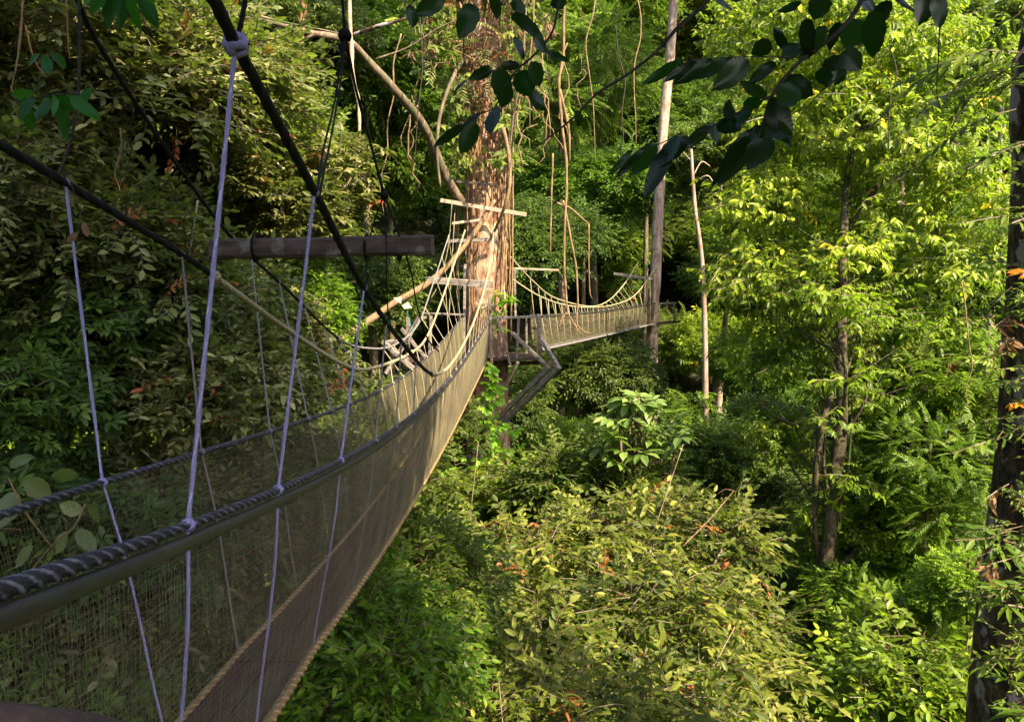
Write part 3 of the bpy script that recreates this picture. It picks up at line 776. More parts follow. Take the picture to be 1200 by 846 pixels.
# second bridge tree, pole tree
e = empty('slender_tree', (P(768, 340, 35)[0], 35, float(ground_z(P(768, 340, 35)[0], 35))), 'straight pale trunk carrying the far end of the second bridge', 'tree')
o0 = np.array(e.location); m = MB()
q = [o0 * [1, 1, 0] + [0, 0, o0[2] - .5], P(764, 400, 35), P(768, 330, 35), P(772, 240, 35.2), (P(777, 150, 35.4)), P(786, 60, 35.6), P(792, -60, 35.8)]
q = cr(q, 10) - o0; m.tube(q, np.linspace(.27, .19, len(q)), 14, rough=.05, seed=6); m.build('trunk', M['bark_pale'], e)
lobes = [(P(785 + g.uniform(-90, 90), -80 + g.uniform(-70, 60), 35.6 + g.uniform(-3, 3)) - o0, g.uniform(1.0, 1.4)) for _ in range(6)]
p, o, c = lobe_points(lobes, 22, g); Vv, Tt, Aa = foliage(p, o, g, 'twig', 'far', .2, .5, clump=c)
cm = mesh_from('crown', Vv, [Tt], Aa); cm.materials.append(G['olive']); link(bpy.data.objects.new('crown', cm), e)

pp = P(826, 520, 26); pz = float(ground_z(pp[0], pp[1]))
e = empty('pole_tree', (pp[0], 26, pz), 'very thin grey pole-like tree with a few bare twigs right of the far bridge', 'tree')
o0 = np.array(e.location); m = MB()
q = cr([o0 * [1, 1, 0] + [0, 0, pz - .5], P(826, 600, 26), P(827, 500, 26), P(826, 400, 26), P(823, 310, 26), P(814, 240, 26), P(810, 175, 26)], 8) - o0
m.tube(q, np.linspace(.13, .05, len(q)), 9, rough=.05)
for sgm in ([(813, 205, 26), (822, 190, 26.1), (832, 195, 26)], [(812, 215, 26), (828, 206, 25.8), (836, 214, 25.8)], [(811, 190, 26), (800, 178, 26)]):
    m.tube(px(sgm, 5) - o0, .02, 5)
m.build('trunk', M['bark_pale'], e)
pos = np.stack([g.normal(0, .35, 16), g.normal(0, .35, 16), g.uniform(-.4, .4, 16)], -1) + (P(826, 470, 26) - o0)
Vv, Tt, Aa = foliage(pos, g.normal(0, 1, (16, 3)), g, 'pinnate', 'near', .16, .34, base=.6)
cm = mesh_from('fern', Vv, [Tt], Aa); cm.materials.append(G['bright']); link(bpy.data.objects.new('fern', cm), e)

# ------------------------------------------------------------------ near right tree, its unseen crown is laid out to shade the near bridge
g = np.random.default_rng(95)
nb = P(1205, 800, 5.2); nb[2] = float(ground_z(nb[0], nb[1]))
e = empty('near_tree', nb, 'dark scaly near trunk with grey lichen patches and ferns at the right edge', 'tree')
m = MB()
q = cr([nb + [-.1, .1, -.5], P(1226, 1150, 5.2), P(1228, 860, 5.2), P(1230, 700, 5.2), P(1242, 550, 5.2), P(1250, 380, 5.1), P(1255, 200, 5.0), P(1262, 60, 4.9), np.array([3.5, 4.4, CZ + 3.4]), np.array([3.4, 3.6, CZ + 5])], 14) - nb
m.tube(q, np.linspace(.46, .3, len(q)), 22, rough=.12, seed=9)
shade_lobes = [((2.0, .0, 5.3), 1.7), ((1.7, 3.3, 6.0), 1.5), ((3.2, .5, 5.4), 1.6), ((0.1, 1.2, 5.6), 1.5), ((4.2, -2, 5.6), 1.8), ((0.3, 3.4, 6.1), 1.5),
              ((1.0, -2.2, 5.2), 1.7), ((-.9, 2.6, 6.2), 1.2), ((3.2, 2.6, 6.6), 1.5), ((2.8, -3.5, 5.2), 1.6), ((-1.3, .4, 5.8), 1.2), ((-1.9,3.6,6.9),1.1), ((5.2, -2.6, 6.0), 1.7), ((3.4, -.8, 5.6), 1.6)]
lobes = [(np.array([a, b_, c_ + CZ]) - nb, r_) for (a, b_, c_), r_ in shade_lobes]
for l in lobes:
    s_ = q[-8]; c_ = l[0]; w = cr([s_, (s_ + c_) / 2 + [0, 0, .4], c_], 6); m.tube(w, np.linspace(.12, .03, len(w)), 6)
m.build('trunk', M['bark_dark'], e)
p, o, c = lobe_points(lobes, 26, g, zmin=-1)
Vv, Tt, Aa = foliage(p, o, g, 'twig', 'near', .2, .48, clump=c)
cm = mesh_from('crown', Vv, [Tt], Aa); cm.materials.append(G['dark']); link(bpy.data.objects.new('crown', cm), e)
def epi(seq, kind, L, W, mat, name, n_each=5, sp=.4):
    for (u, v, Yd, du, dz) in seq:
        ps = []; od = []
        for _ in range(n_each):
            ps.append(P(u + 18, v, Yd) - nb + g.normal(0, .05, 3)); od.append([du + g.normal(0, .3), -.5 + g.normal(0, .3), dz])
        Vv, Tt, Aa = foliage(np.array(ps), np.array(od), g, kind, 'near', L, W, base=.5, spread=sp, up=.1)
        cm = mesh_from(name, Vv, [Tt], Aa); cm.materials.append(mat); link(bpy.data.objects.new(name, cm), e)
epi([(1185, 250, 4.9, -1, .2), (1180, 330, 4.9, -1, 0), (1178, 420, 5, -1, .2), (1168, 500, 5, -1, -.1), (1160, 620, 5, -1, .3), (1180, 660, 4.8, -.6, .2), (1150, 700, 5, -1, .3), (1190, 160, 4.7, -1, .2), (1170, 760, 4.9, -.8, .4)], 'twig', .09, .3, G['mid'], 'fern', 5)
epi([(1172, 690, 4.7, -.8, .5), (1150, 790, 4.8, -.7, .8), (1190, 835, 4.6, -.5, 1), (1150, 640, 5, -.9, .1)], 'whorl', .2, .22, G['mid'], 'strap_leaves', 2)
epi([(1185 - 14 * math.sin(k * 1.7) * 0 + (k % 3) * 8 - (k > 8) * 12, 200 + k * 42, 4.86 - (k % 3) * .06, -.7, .1) for k in range(16)], 'twig', .035, .5, G['mid'], 'moss_tuft', 9)
epi([(1178, 345, 4.85, -.6, -.6), (1172, 400, 4.9, -.8, -.5), (1172, 560, 4.9, -.8, -.6), (1155, 655, 4.9, -.7, -.3)], 'droop', .1, .25, G['brown'], 'dead_fronds', 2)
epi([(1190, 312, 4.75, -.5, -.2), (1168, 474, 4.9, -1, .1)], 'droop', .07, .4, G['orange'], 'orange_leaves', 1, .2)

# ------------------------------------------------------------------ overhanging foreground leaves
def hero_leaves(lst, Yd, mat, name, parent, o0, g, L3=1.0):
    m = []; n = 0; Vs = []; Ts = []; A = []
    for (u0, v0, u1, v1, w) in lst:
        y0 = Yd + g.uniform(-.15, .15)
        a = P(u0, v0, y0); b_ = P(u1, v1, y0 + g.uniform(-.08, .08)); d = b_ - a; L_ = np.linalg.norm(d)
        wid = w / F * Yd / L_
        up = np.array([g.normal(0, .45), -1.0, g.uniform(-.6, .9)]) * g.choice([1, 1, -1])
        tilt = 1.0
        V, T = leaf(1, wid * 1.05, 'hero', .18, g.uniform(-.1, .2))
        Rm = rot_frames(d[None], up[None])
        V2, T2 = stamp(V, T, a[None] - o0, Rm, np.array([L_]))
        Vs.append(V2); Ts.append(T2 + n); A.append(np.full(len(V2), g.uniform(.1, .85))); n += len(V2)
    cm = mesh_from(name, np.vstack(Vs), [np.vstack(Ts)], np.concatenate(A), True); cm.materials.append(mat)
    return link(bpy.data.objects.new(name, cm), parent)

g = np.random.default_rng(101)
o0 = P(665, -60, 3.0); e = empty('leafy_branch', o0, 'overhanging twig with dark round leaves in front of the great trunk', 'branch', 'leafy twigs hanging over the view')
m = MB()
for sgm, r_ in (([(665, -60, 3), (655, 0, 3), (645, 42, 3), (610, 78, 3), (582, 82, 3), (556, 92, 3)], .006), ([(610, 78, 3), (592, 100, 3), (580, 126, 3), (562, 134, 3), (545, 146, 3)], .004),
               ([(655, 0, 3), (600, -12, 3), (560, -4, 3), (500, -6, 3), (478, 8, 3)], .005), ([(545, 30, 3), (543, 60, 3), (546, 90, 3), (538, 104, 3)], .003)):
    q = px(sgm, 6) - o0; m.tube(q, np.linspace(r_, r_ * .4, len(q)), 6)
m.build('twig', M['twig_dark'], e)
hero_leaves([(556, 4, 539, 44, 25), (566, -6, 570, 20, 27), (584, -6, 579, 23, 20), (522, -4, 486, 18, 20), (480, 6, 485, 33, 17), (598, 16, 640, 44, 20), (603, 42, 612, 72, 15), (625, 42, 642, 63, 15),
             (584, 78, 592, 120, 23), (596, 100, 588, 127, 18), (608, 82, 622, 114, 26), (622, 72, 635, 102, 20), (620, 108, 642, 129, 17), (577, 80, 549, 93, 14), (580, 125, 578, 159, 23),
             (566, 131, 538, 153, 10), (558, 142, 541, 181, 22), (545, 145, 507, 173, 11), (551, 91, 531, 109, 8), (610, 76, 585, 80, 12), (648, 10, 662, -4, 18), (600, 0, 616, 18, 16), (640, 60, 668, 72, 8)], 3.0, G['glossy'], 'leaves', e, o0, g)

o0 = P(1040, -80, 3.2); e = empty('leafy_branch', o0, 'long overhanging branch with large dark glossy leaves at the upper right', 'branch', 'leafy twigs hanging over the view')
m = MB()
for sgm, r_ in (([(1040, -80, 3.2), (1010, 0, 3.2), (980, 40, 3.2), (935, 75, 3.2), (905, 112, 3.2), (893, 150, 3.2), (880, 175, 3.2)], .011), ([(905, 112, 3.2), (860, 135, 3.2), (832, 150, 3.2), (812, 156, 3.2)], .005),
               ([(990, 85, 3.2), (960, 110, 3.2), (932, 143, 3.2)], .004), ([(940, 68, 3.2), (880, 67, 3.2), (800, 70, 3.2)], .003), ([(800, 155, 3.2), (770, 170, 3.2), (740, 175, 3.2)], .003),
               ([(1010, 0, 3.2), (1050, -5, 3.2), (1100, -20, 3.2)], .006), ([(1103, -20, 3.2), (1100, 60, 3.2), (1098, 110, 3.2), (1106, 135, 3.2)], .003), ([(980, 40, 3.2), (950, 60, 3.2), (925, 60, 3.2)], .004)):
    q = px(sgm, 6) - o0; m.tube(q, np.linspace(r_, r_ * .45, len(q)), 6)
m.build('twig', M['twig_dark'], e)
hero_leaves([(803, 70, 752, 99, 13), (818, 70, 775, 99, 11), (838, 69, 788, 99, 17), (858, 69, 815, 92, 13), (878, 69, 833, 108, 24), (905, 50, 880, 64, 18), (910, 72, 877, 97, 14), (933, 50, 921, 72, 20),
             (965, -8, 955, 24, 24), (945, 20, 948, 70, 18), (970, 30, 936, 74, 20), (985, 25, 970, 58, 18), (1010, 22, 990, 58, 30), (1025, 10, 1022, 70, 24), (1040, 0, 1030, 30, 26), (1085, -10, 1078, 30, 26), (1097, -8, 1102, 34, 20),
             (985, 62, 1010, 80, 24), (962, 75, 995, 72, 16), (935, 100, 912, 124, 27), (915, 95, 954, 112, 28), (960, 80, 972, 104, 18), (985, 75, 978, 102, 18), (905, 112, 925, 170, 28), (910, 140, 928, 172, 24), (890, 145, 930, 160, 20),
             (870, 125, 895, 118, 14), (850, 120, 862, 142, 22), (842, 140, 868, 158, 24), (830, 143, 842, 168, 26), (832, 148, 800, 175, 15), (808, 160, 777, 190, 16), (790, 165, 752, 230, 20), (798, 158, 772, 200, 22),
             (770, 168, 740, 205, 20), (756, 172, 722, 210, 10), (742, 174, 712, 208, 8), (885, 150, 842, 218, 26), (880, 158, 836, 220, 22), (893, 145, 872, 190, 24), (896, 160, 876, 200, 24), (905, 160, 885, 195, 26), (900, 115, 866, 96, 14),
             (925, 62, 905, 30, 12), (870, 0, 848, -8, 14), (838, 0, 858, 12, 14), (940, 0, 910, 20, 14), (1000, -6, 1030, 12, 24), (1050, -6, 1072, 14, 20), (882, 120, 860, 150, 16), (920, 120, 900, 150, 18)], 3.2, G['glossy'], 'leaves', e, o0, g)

o0 = P(130, -60, 2.6); e = empty('leafy_branch', o0, 'cluster of long bright green leaves hanging from the top edge at the left', 'branch', 'leafy twigs hanging over the view')
m = MB(); m.tube(px([(150, -80, 2.6), (140, -20, 2.6), (120, -5, 2.6)], 5) - o0, .004, 6); m.build('twig', M['twig_dark'], e)
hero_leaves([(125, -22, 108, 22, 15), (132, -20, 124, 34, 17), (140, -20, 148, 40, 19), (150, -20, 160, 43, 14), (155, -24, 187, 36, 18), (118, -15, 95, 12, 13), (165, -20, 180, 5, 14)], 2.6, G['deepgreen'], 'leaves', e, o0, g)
o0 = P(20, 60, 3.4); e = empty('leafy_branch', o0, 'soft green palmate leaves hanging above the left main cable', 'branch', 'leafy twigs hanging over the view')
m = MB(); m.tube(px([(92, -30, 3.4), (93, 60, 3.4), (90, 130, 3.4), (78, 180, 3.4), (68, 205, 3.4)], 6) - o0, .006, 6)
m.tube(px([(92, 110, 3.4), (60, 112, 3.4), (20, 120, 3.4)], 6) - o0, .004, 5); m.build('twig', M['twig_dark'], e)
hero_leaves([(60, 112, 70, 140, 14), (55, 112, 45, 150, 16), (40, 114, 20, 140, 14), (62, 110, 88, 130, 14), (30, 112, 35, 158, 15), (70, 115, 78, 165, 14), (80, 112, 118, 140, 14), (40, 110, 12, 112, 12), (50, 66, 60, 90, 14), (62, 64, 80, 80, 14), (48, 64, 28, 76, 12), (92, 120, 108, 105, 12)], 3.4, G['deepgreen'], 'leaves', e, o0, g)
o0 = P(80, 600, 4.6); e = empty('broadleaf_sprig', o0, 'sprig of large grey-green leaves showing between the two handrails at the left', 'plant')
m = MB(); m.tube(px([(20, 690, 4.9), (60, 640, 4.7), (86, 618, 4.6), (100, 590, 4.6)], 5) - o0, .006, 6); m.tube(px([(60, 640, 4.7), (30, 600, 4.6), (10, 560, 4.6)], 5) - o0, .005, 6); m.build('stem', M['twig'], e)
hero_leaves([(90, 620, 112, 648, 19), (80, 624, 66, 648, 19), (30, 560, 60, 584, 24), (20, 575, 0, 620, 26), (60, 560, 95, 553, 16), (100, 590, 120, 612, 18), (40, 640, 15, 665, 20), (96, 600, 70, 590, 18), (10, 545, 40, 535, 16)], 4.6, G['dull'], 'leaves', e, o0, g)
o0 = P(88, 235, 3.3); e = empty('dead_leaves', o0, 'curled red-brown dead leaves caught on the left main cable', 'leaves'); e['kind'] = 'thing'
m = MB(); m.tube(px([(78, 200, 3.3), (88, 230, 3.3), (100, 265, 3.3)], 5) - o0, .002, 5); m.build('stem', M['twig_dark'], e)
for q_ in [(80, 203, 92, 236, 9), (82, 226, 87, 248, 8), (97, 260, 104, 280, 7), (88, 272, 80, 286, 7)]: hero_leaves([q_], 3.3, G['brown'], 'leaf_blade', e, o0, g)
# pinnate sprays at the top right
o0 = P(1215, 60, 4.2); e = empty('leafy_branch', o0, 'feathery leaf sprays reaching in from the right edge above the near trunk', 'branch', 'leafy twigs hanging over the view')
m = MB(); m.tube(px([(1230, 20, 4.2), (1180, 80, 4.2), (1140, 110, 4.2), (1115, 150, 4.2)], 6) - o0, np.linspace(.012, .004, 19), 6); m.build('twig', M['twig_dark'], e)
ps = np.array([P(u, v, 4.2) - o0 for u, v in [(1180, 70), (1160, 90), (1145, 100), (1190, 90), (1170, 110), (1190, 60), (1200, 100), (1150, 60), (1130, 120), (1195, 30), (1200, 10), (1180, 130)]])
Vv, Tt, Aa = foliage(ps, np.tile([-.8, -.2, -.5], (len(ps), 1)), g, 'pinnate', 'near', .12, .32, base=.35, spread=.45, up=-.2)
cm = mesh_from('leaves', Vv, [Tt], Aa); cm.materials.append(G['mid']); link(bpy.data.objects.new('leaves', cm), e)
# bare twig
o0 = P(832, -20, 4.2); m = MB(); q = px([(840, -20, 4.2), (825, 6, 4.2), (795, 32, 4.2), (770, 60, 4.2), (735, 88, 4.2), (700, 110, 4.2), (670, 140, 4.2), (624, 176, 4.2)], 8)
m.tube(q - o0, np.linspace(.012, .004, len(q)), 7, rough=.08); o = m.build('bare_branch', M['twig_dark']); o.location = o0
tag(o, 'long thin bare dark branch slanting down from the top centre right', 'branch')

# ------------------------------------------------------------------ lianas
def liana(seqs, r, mat, label, name='liana'):
    m = MB(); o0 = P(*seqs[0][0])
    for k, sgm in enumerate(seqs):
        q = px(sgm, 8); 
        m.tube(q - o0, r * (1 - .65 * np.linspace(0, 1, len(q)) ** 2) * (1 + .12 * np.sin(np.arange(len(q)) * 1.3)), 7, rough=.15, seed=k + 3)
    o = m.build(name, M[mat]); o.location = o0; tag(o, label, 'vine', 'lianas hanging among the trees'); return o
liana([[(358, -40, 15), (354, 40, 15), (350, 80, 15), (342, 130, 15), (327, 180, 15), (318, 215, 15), (306, 250, 15)]], .055, 'vine_orange', 'thick orange-brown liana left of the cream one, above the spreader beam')
liana([[(352, -40, 15.2), (354, 60, 15.2), (357, 160, 15.2), (359, 235, 15.2), (361, 275, 15.2), (360, 340, 15.2)]], .025, 'vine_orange', 'thin straight orange liana passing behind the spreader beam')
liana([[(408, -30, 12), (411, 40, 12), (414, 90, 12), (421, 130, 12), (419, 180, 12), (410, 210, 12), (396, 228, 12), (380, 237, 12)]], .03, 'wood_pale', 'cream curving liana that swings left above the spreader beam')
liana([[(661, -20, 10), (660, 60, 10), (655, 100, 10), (659, 150, 10), (664, 200, 10), (662, 260, 10), (661, 300, 10), (663, 340, 10), (665, 364, 10), (672, 378, 10), (681, 392, 10)], [(664, 366, 10), (658, 374, 10), (655, 383, 10)], [(656, 105, 10), (666, 150, 10), (668, 190, 10)]], .02, 'twig', 'dark twisted liana with a forked hooked tip in front of the far bridge')
liana([[(660, 235, 10.4), (668, 275, 10.4), (675, 315, 10.4), (677, 350, 10.4), (676, 378, 10.4), (684, 388, 10.4), (693, 391, 10.4)], [(652, 238, 10.4), (668, 244, 10.4), (684, 258, 10.4), (690, 262, 10.4)]], .015, 'twig', 'thinner liana ending in a hook just right of the forked one')
liana([[(648, 180, 12), (646, 240, 12), (645, 300, 12)]], .015, 'twig', 'short straight liana left of the twisted ones')
liana([[(690, 262, 12), (690, 300, 12), (691, 340, 12), (694, 350, 12)]], .012, 'vine_orange', 'thin orange liana right of the twisted ones above the far bridge')
liana([[(28, -20, 7), (22, 60, 7), (12, 110, 7)]], .01, 'twig', 'thin dry stem in the top left corner')
liana([[(76, -20, 7.5), (80, 50, 7.5), (82, 70, 7.5)], [(30, 30, 7.2), (40, 70, 7.2), (55, 92, 7.2)]], .008, 'vine_orange', 'reddish thin stem near the top left leaves')
liana([[(232, 235, 8.5), (226, 270, 8.5), (218, 330, 8.5)]], .01, 'wood_pale', 'pale dry stem left of the spreader beam')
liana([[(590, 150, 19.6), (598, 200, 19.6), (592, 240, 19.6), (575, 280, 20.3), (556, 312, 20.3)]], .05, 'twig', 'grey liana crossing the front of the great trunk')
liana([[(616, 10, 20), (612, 80, 20), (600, 150, 20), (596, 230, 20)]], .03, 'bark', 'liana hugging the right side of the great trunk')

gv = np.random.default_rng(300)
looks = ['very thin dark liana, %s', 'thin pale-brown liana, %s']
for k, (u, v0, v1, Yd, wh) in enumerate([(610, -20, 210, 19, 'just right of the great trunk'), (628, -20, 150, 18.5, 'second one right of the great trunk'), (643, -20, 120, 18, 'short, near the overhanging leaf clump'), (700, -20, 190, 17, 'left of the long bare branch tip'),
                                          (720, 30, 230, 20, 'between the long bare branch and the pale trunk'), (742, -20, 170, 20, 'close to the left of the pale straight trunk'), (495, -20, 190, 18, 'left of the great trunk behind the dark leaves'), (470, 40, 250, 19, 'left of the bent limb'),
                                          (300, 40, 200, 13, 'left of the thick orange-brown liana'), (335, 60, 290, 13, 'crossing the left half of the spreader beam'), (165, 60, 230, 8.5, 'between the two left cables high in the thicket'), (140, 150, 260, 8, 'curling low between the left cables'),
                                          (1045, 60, 230, 12.5, 'against the sunlit tree below the overhanging branch'), (1130, 330, 480, 10, 'dangling left of the near trunk')]):
    n_ = 7; vv = np.linspace(v0, v1, n_); uu = u + np.cumsum(gv.normal(0, 4.5, n_))
    liana([[(uu[i], vv[i], Yd) for i in range(n_)]], .009 * Yd / 10, ['twig_dark', 'twig'][k % 2], looks[k % 2] % wh)
for k, (sgm, r_, lab) in enumerate((([(180, 12, 13), (230, 22, 13), (290, 18, 13), (340, 28, 13), (400, 40, 13)], .03, 'thin crooked bare branch running along the top edge left of the knotted ropes'),
                           ([(200, 45, 13), (235, 38, 13), (262, 52, 13), (300, 46, 13)], .018, 'small bare branch below the crooked one at the top left'),
                           ([(440, 70, 15), (480, 55, 15), (520, 30, 15), (560, 20, 15)], .02, 'slim bare branch between the bent limb and the great trunk'),
                           ([(800, 640, 8.4), (830, 610, 8.6), (860, 575, 9)], .008, 'bare twig sticking out of the olive crown at upper right'),
                           ([(620, 690, 8.4), (600, 650, 8.6), (590, 615, 9)], .008, 'bare twig sticking out of the olive crown at upper left'))):
    o0 = P(*sgm[0]); m = MB(); q = px(sgm, 6) - o0; m.tube(q, np.linspace(r_, r_ * .4, len(q)), 6, rough=.12, seed=k)
    for j in (6, 12):
        e_ = q[j] + gv.normal(0, .3, 3) * [1, .3, 1] * (r_ / .02); m.tube(cr([q[j], (q[j] + e_) / 2 + [0, 0, .04], e_], 4), np.linspace(r_ * .5, r_ * .15, 9), 5)
    o = m.build('bare_branch', M['twig' if k > 2 else 'bark']); o.location = o0; tag(o, lab, 'branch')

# bright climbing vine under the platform
o0 = P(578, 560, 19.8); e = empty('climbing_vine', o0, 'lime green climbing vine with heart shaped leaves hanging under the platform', 'vine')
m = MB(); m.tube(px([(577, 420, 19.8), (576, 470, 19.8), (580, 520, 19.8), (577, 600, 19.8)], 6) - o0, .015, 5); m.build('stem', M['twig'], e)
ps = [P(578 + g.normal(0, 6), v, 19.7) - o0 for v in np.linspace(430, 540, 26)] + [P(574 + g.normal(0, 24), v, 19.6 + g.normal(0, .3)) - o0 for v in np.linspace(500, 600, 40)]
Vv, Tt, Aa = foliage(np.array(ps), np.tile([0, -.7, -.3], (len(ps), 1)), g, 'whorl', 'near', .2, .75, base=.5, spread=.6, up=-.1)
cm = mesh_from('leaves', Vv, [Tt], Aa); cm.materials.append(G['lime']); link(bpy.data.objects.new('leaves', cm), e)
o0 = P(583, 352, 20.9); e = empty('epiphyte', o0, 'yellow-green epiphyte perched on the platform rail beside the trunk', 'plant')
ps = np.array([P(u, v, 20.8) - o0 for u, v in [(585, 355), (595, 352), (580, 345), (590, 360), (585, 372), (587, 385), (600, 350)]])
Vv, Tt, Aa = foliage(ps, np.tile([.3, -.6, .2], (len(ps), 1)), g, 'whorl', 'near', .28, .4, base=.6, spread=.5, up=.1)
cm = mesh_from('leaves', Vv, [Tt], Aa); cm.materials.append(G['lime']); link(bpy.data.objects.new('leaves', cm), e)
# red dead frond
o0 = P(1110, 415, 12.4); e = empty('dead_frond', o0, 'hanging rust-red dead frond left of the near trunk', 'leaf')
m = MB(); m.tube(px([(1113, 415, 12.4), (1108, 445, 12.4), (1098, 480, 12.4), (1090, 530, 12.4)], 6) - o0, .015, 5); m.build('stalk', M['vine_orange'], e)
ps = np.array([P(1113, 418, 12.4) - o0] * 2 + [P(1108 - k * 1.2, 450 + k * 4, 12.35) - o0 for k in range(16)])
Vv, Tt, Aa = foliage(ps, np.tile([-.1, -.2, -1.2], (len(ps), 1)), g, 'droop', 'near', .13, .22, base=.4, spread=.15, up=-.6)
cm = mesh_from('leaflets', Vv, [Tt], Aa); cm.materials.append(G['brown']); link(bpy.data.objects.new('leaflets', cm), e)

# ------------------------------------------------------------------ first rope bridge
class Curve:
    def __init__(s, seq, n=30):
        s.p = px(seq, n); 
    def at(s, y):
        p = s.p; o = np.argsort(p[:, 1]); q = p[o]
        return np.stack([np.interp(y, q[:, 1], q[:, 0]), np.asarray(y) + 0 * np.asarray(y), np.interp(y, q[:, 1], q[:, 2])], -1)
def polycurve(seq, deg):
    pts = np.array([P(*q) for q in seq]); 
    cx = np.polyfit(pts[:, 1], pts[:, 0], min(deg, 2)); cz = np.polyfit(pts[:, 1], pts[:, 2], deg)
    return lambda y: np.stack([np.polyval(cx, y), np.asarray(y, float) + 0 * np.asarray(y, float), np.polyval(cz, y)], -1)
railR = polycurve([(-2, 680, 1.5), (220, 628, 2.4), (325, 577, 3.3), (400, 540, 4.45), (437, 512, 5.5), (483, 484, 7.4), (513, 461, 9.4), (527, 444, 10.8), (550, 412, 14.2), (574, 373, 20.8)], 4)
railL = polycurve([(-180, 655, 2.1), (0, 605, 2.66), (120, 568, 3.35), (245, 530, 4.4), (407, 475, 8.0), (430, 465, 9.0), (450, 453, 10.2), (468, 443, 11.6), (515, 406, 15.6), (541, 373, 20.4)], 4)
def floorR(y):
    a = railR(y).copy(); w = np.interp(y, [2, 3.2, 4.4, 10, 20], [.07, .11, .17, .17, .08]); a[..., 0] -= w; a[..., 2] -= 1.11; return a
def floorL(y):
    a = railL(y).copy(); w = np.interp(y, [2, 3.2, 4.4, 10, 20], [.3, .25, .19, .17, .08]); a[..., 0] += w; a[..., 2] = floorR(y)[..., 2]; return a
cabR = Curve([(60, -330, 1.25), (250, 0, 2.2), (276, 52, 2.42), (370, 228, 3.4), (425, 335, 4.7), (470, 400, 6.5), (507, 438, 9), (532, 422, 11.5), (556, 375, 15), (572, 320, 18.2), (580, 262, 20.6)])
cabL = Curve([(-300, 10, 2.2), (-90, 122, 2.7), (0, 170, 3.0), (75, 214, 3.35), (213, 298, 4.4), (270, 338, 5.1), (335, 385, 6.3), (400, 426, 8), (433, 432, 9.5), (477, 416, 12.5), (500, 395, 14.8), (520, 345, 17.5), (545, 270, 20.6)])
cabB = Curve([(60, -50, 3.5), (90, 0, 3.8), (120, 60, 4.2), (207, 193, 5.3), (273, 280, 6.3), (335, 338, 7.6), (396, 396, 9.5), (430, 408, 10.8), (463, 404, 12.8), (490, 380, 15.5), (505, 340, 18), (528, 270, 20.6)])

mid0 = P(500, 480, 9)
bridge = empty('rope_bridge', (0, 0, 0), 'long sagging rope and net bridge running from the near left to the great tree', 'bridge')
ys = np.linspace(.9, 20.7, 2400)
def part(mb, name, mat, parent=bridge, label=None):
    o = mb.build(name, M[mat], parent)
    if label: o['label'] = label
    return o
m = MB(); m.tube(railR(ys), np.interp(ys, [1, 1.7, 2.2, 6, 20], [.022, .02, .014, .014, .017]), 12, strands=3, pitch=.06, amp=.16); part(m, 'handrail_rope', 'rope_fleck', label='right handrail rope, black with pale flecks')
m = MB(); q = railR(ys[::4]) + [0.012, 0, 0]; q[:, 2] -= np.interp(ys[::4], [1, 3, 20], [.052, .045, .035]); m.tube(q, np.interp(ys[::4], [1, 3, 6, 20], [.027, .022, .019, .017]), 12, rough=.03); part(m, 'handrail_sleeve', 'sleeve')
m = MB(); m.tube(railL(ys), .015, 10, strands=3, pitch=.06, amp=.16); part(m, 'handrail_rope', 'rope_fleck', label='left handrail rope')
yf = np.linspace(1.6, 20.8, 1400)
m = MB(); m.tube(floorL(yf) + [0, 0, .015], .017, 10, strands=3, pitch=.08, amp=.16); part(m, 'edge_rope', 'rope_tan')
m = MB(); m.tube(floorR(yf) + [0, 0, .012], .024, 10, strands=3, pitch=.08, amp=.16); part(m, 'edge_rope', 'rope_tan')
thick = lambda y: np.interp(y, [3.5, 6, 10, 20, 22, 23], [.9, 1.35, 2.2, 2.6, 2.6, 1.2])   # heavier doubled mesh towards the tree
# net: two sides and the cradle under the deck, knotted from real cords
def net(A, B, y0, y1, dy, rows, r, name, bulge=0.0):
    m = MB(); gg = np.random.default_rng(5)
    Yv = np.arange(y0, y1, dy)
    a = A(Yv); b_ = B(Yv)
    sides = 3; nseg = 5
    for i in range(len(Yv)):
        w = gg.normal(0, .003, 2)
        t = np.linspace(0, 1, nseg)[:, None]
        q = a[i] * (1 - t) + b_[i] * t; q[:, 0] += bulge * np.sin(t[:, 0] * math.pi); q[:, 1] += w[0] + .01 * np.sin(t[:, 0] * 9 + i)
        m.tube(q, r * thick(Yv[i]), 3, caps=False, A=0)
    Yh = np.linspace(y0, y1, 140); a = A(Yh); b_ = B(Yh)
    for k in range(1, rows):
        t = k / rows; q = a * (1 - t) + b_ * t; q[:, 0] += bulge * math.sin(t * math.pi); q[:, 2] += .006 * np.sin(Yh * 7 + k)
        m.tube(q, r * thick(Yh), 3, caps=False, A=0)
    return m
part(net(railR, floorR, 1.0, 20.7, .02, 46, .00075, 'net', .02), 'side_net', 'net')
part(net(railL, floorL, 1.0, 20.6, .02, 46, .0007, 'net', -.02), 'side_net', 'net')
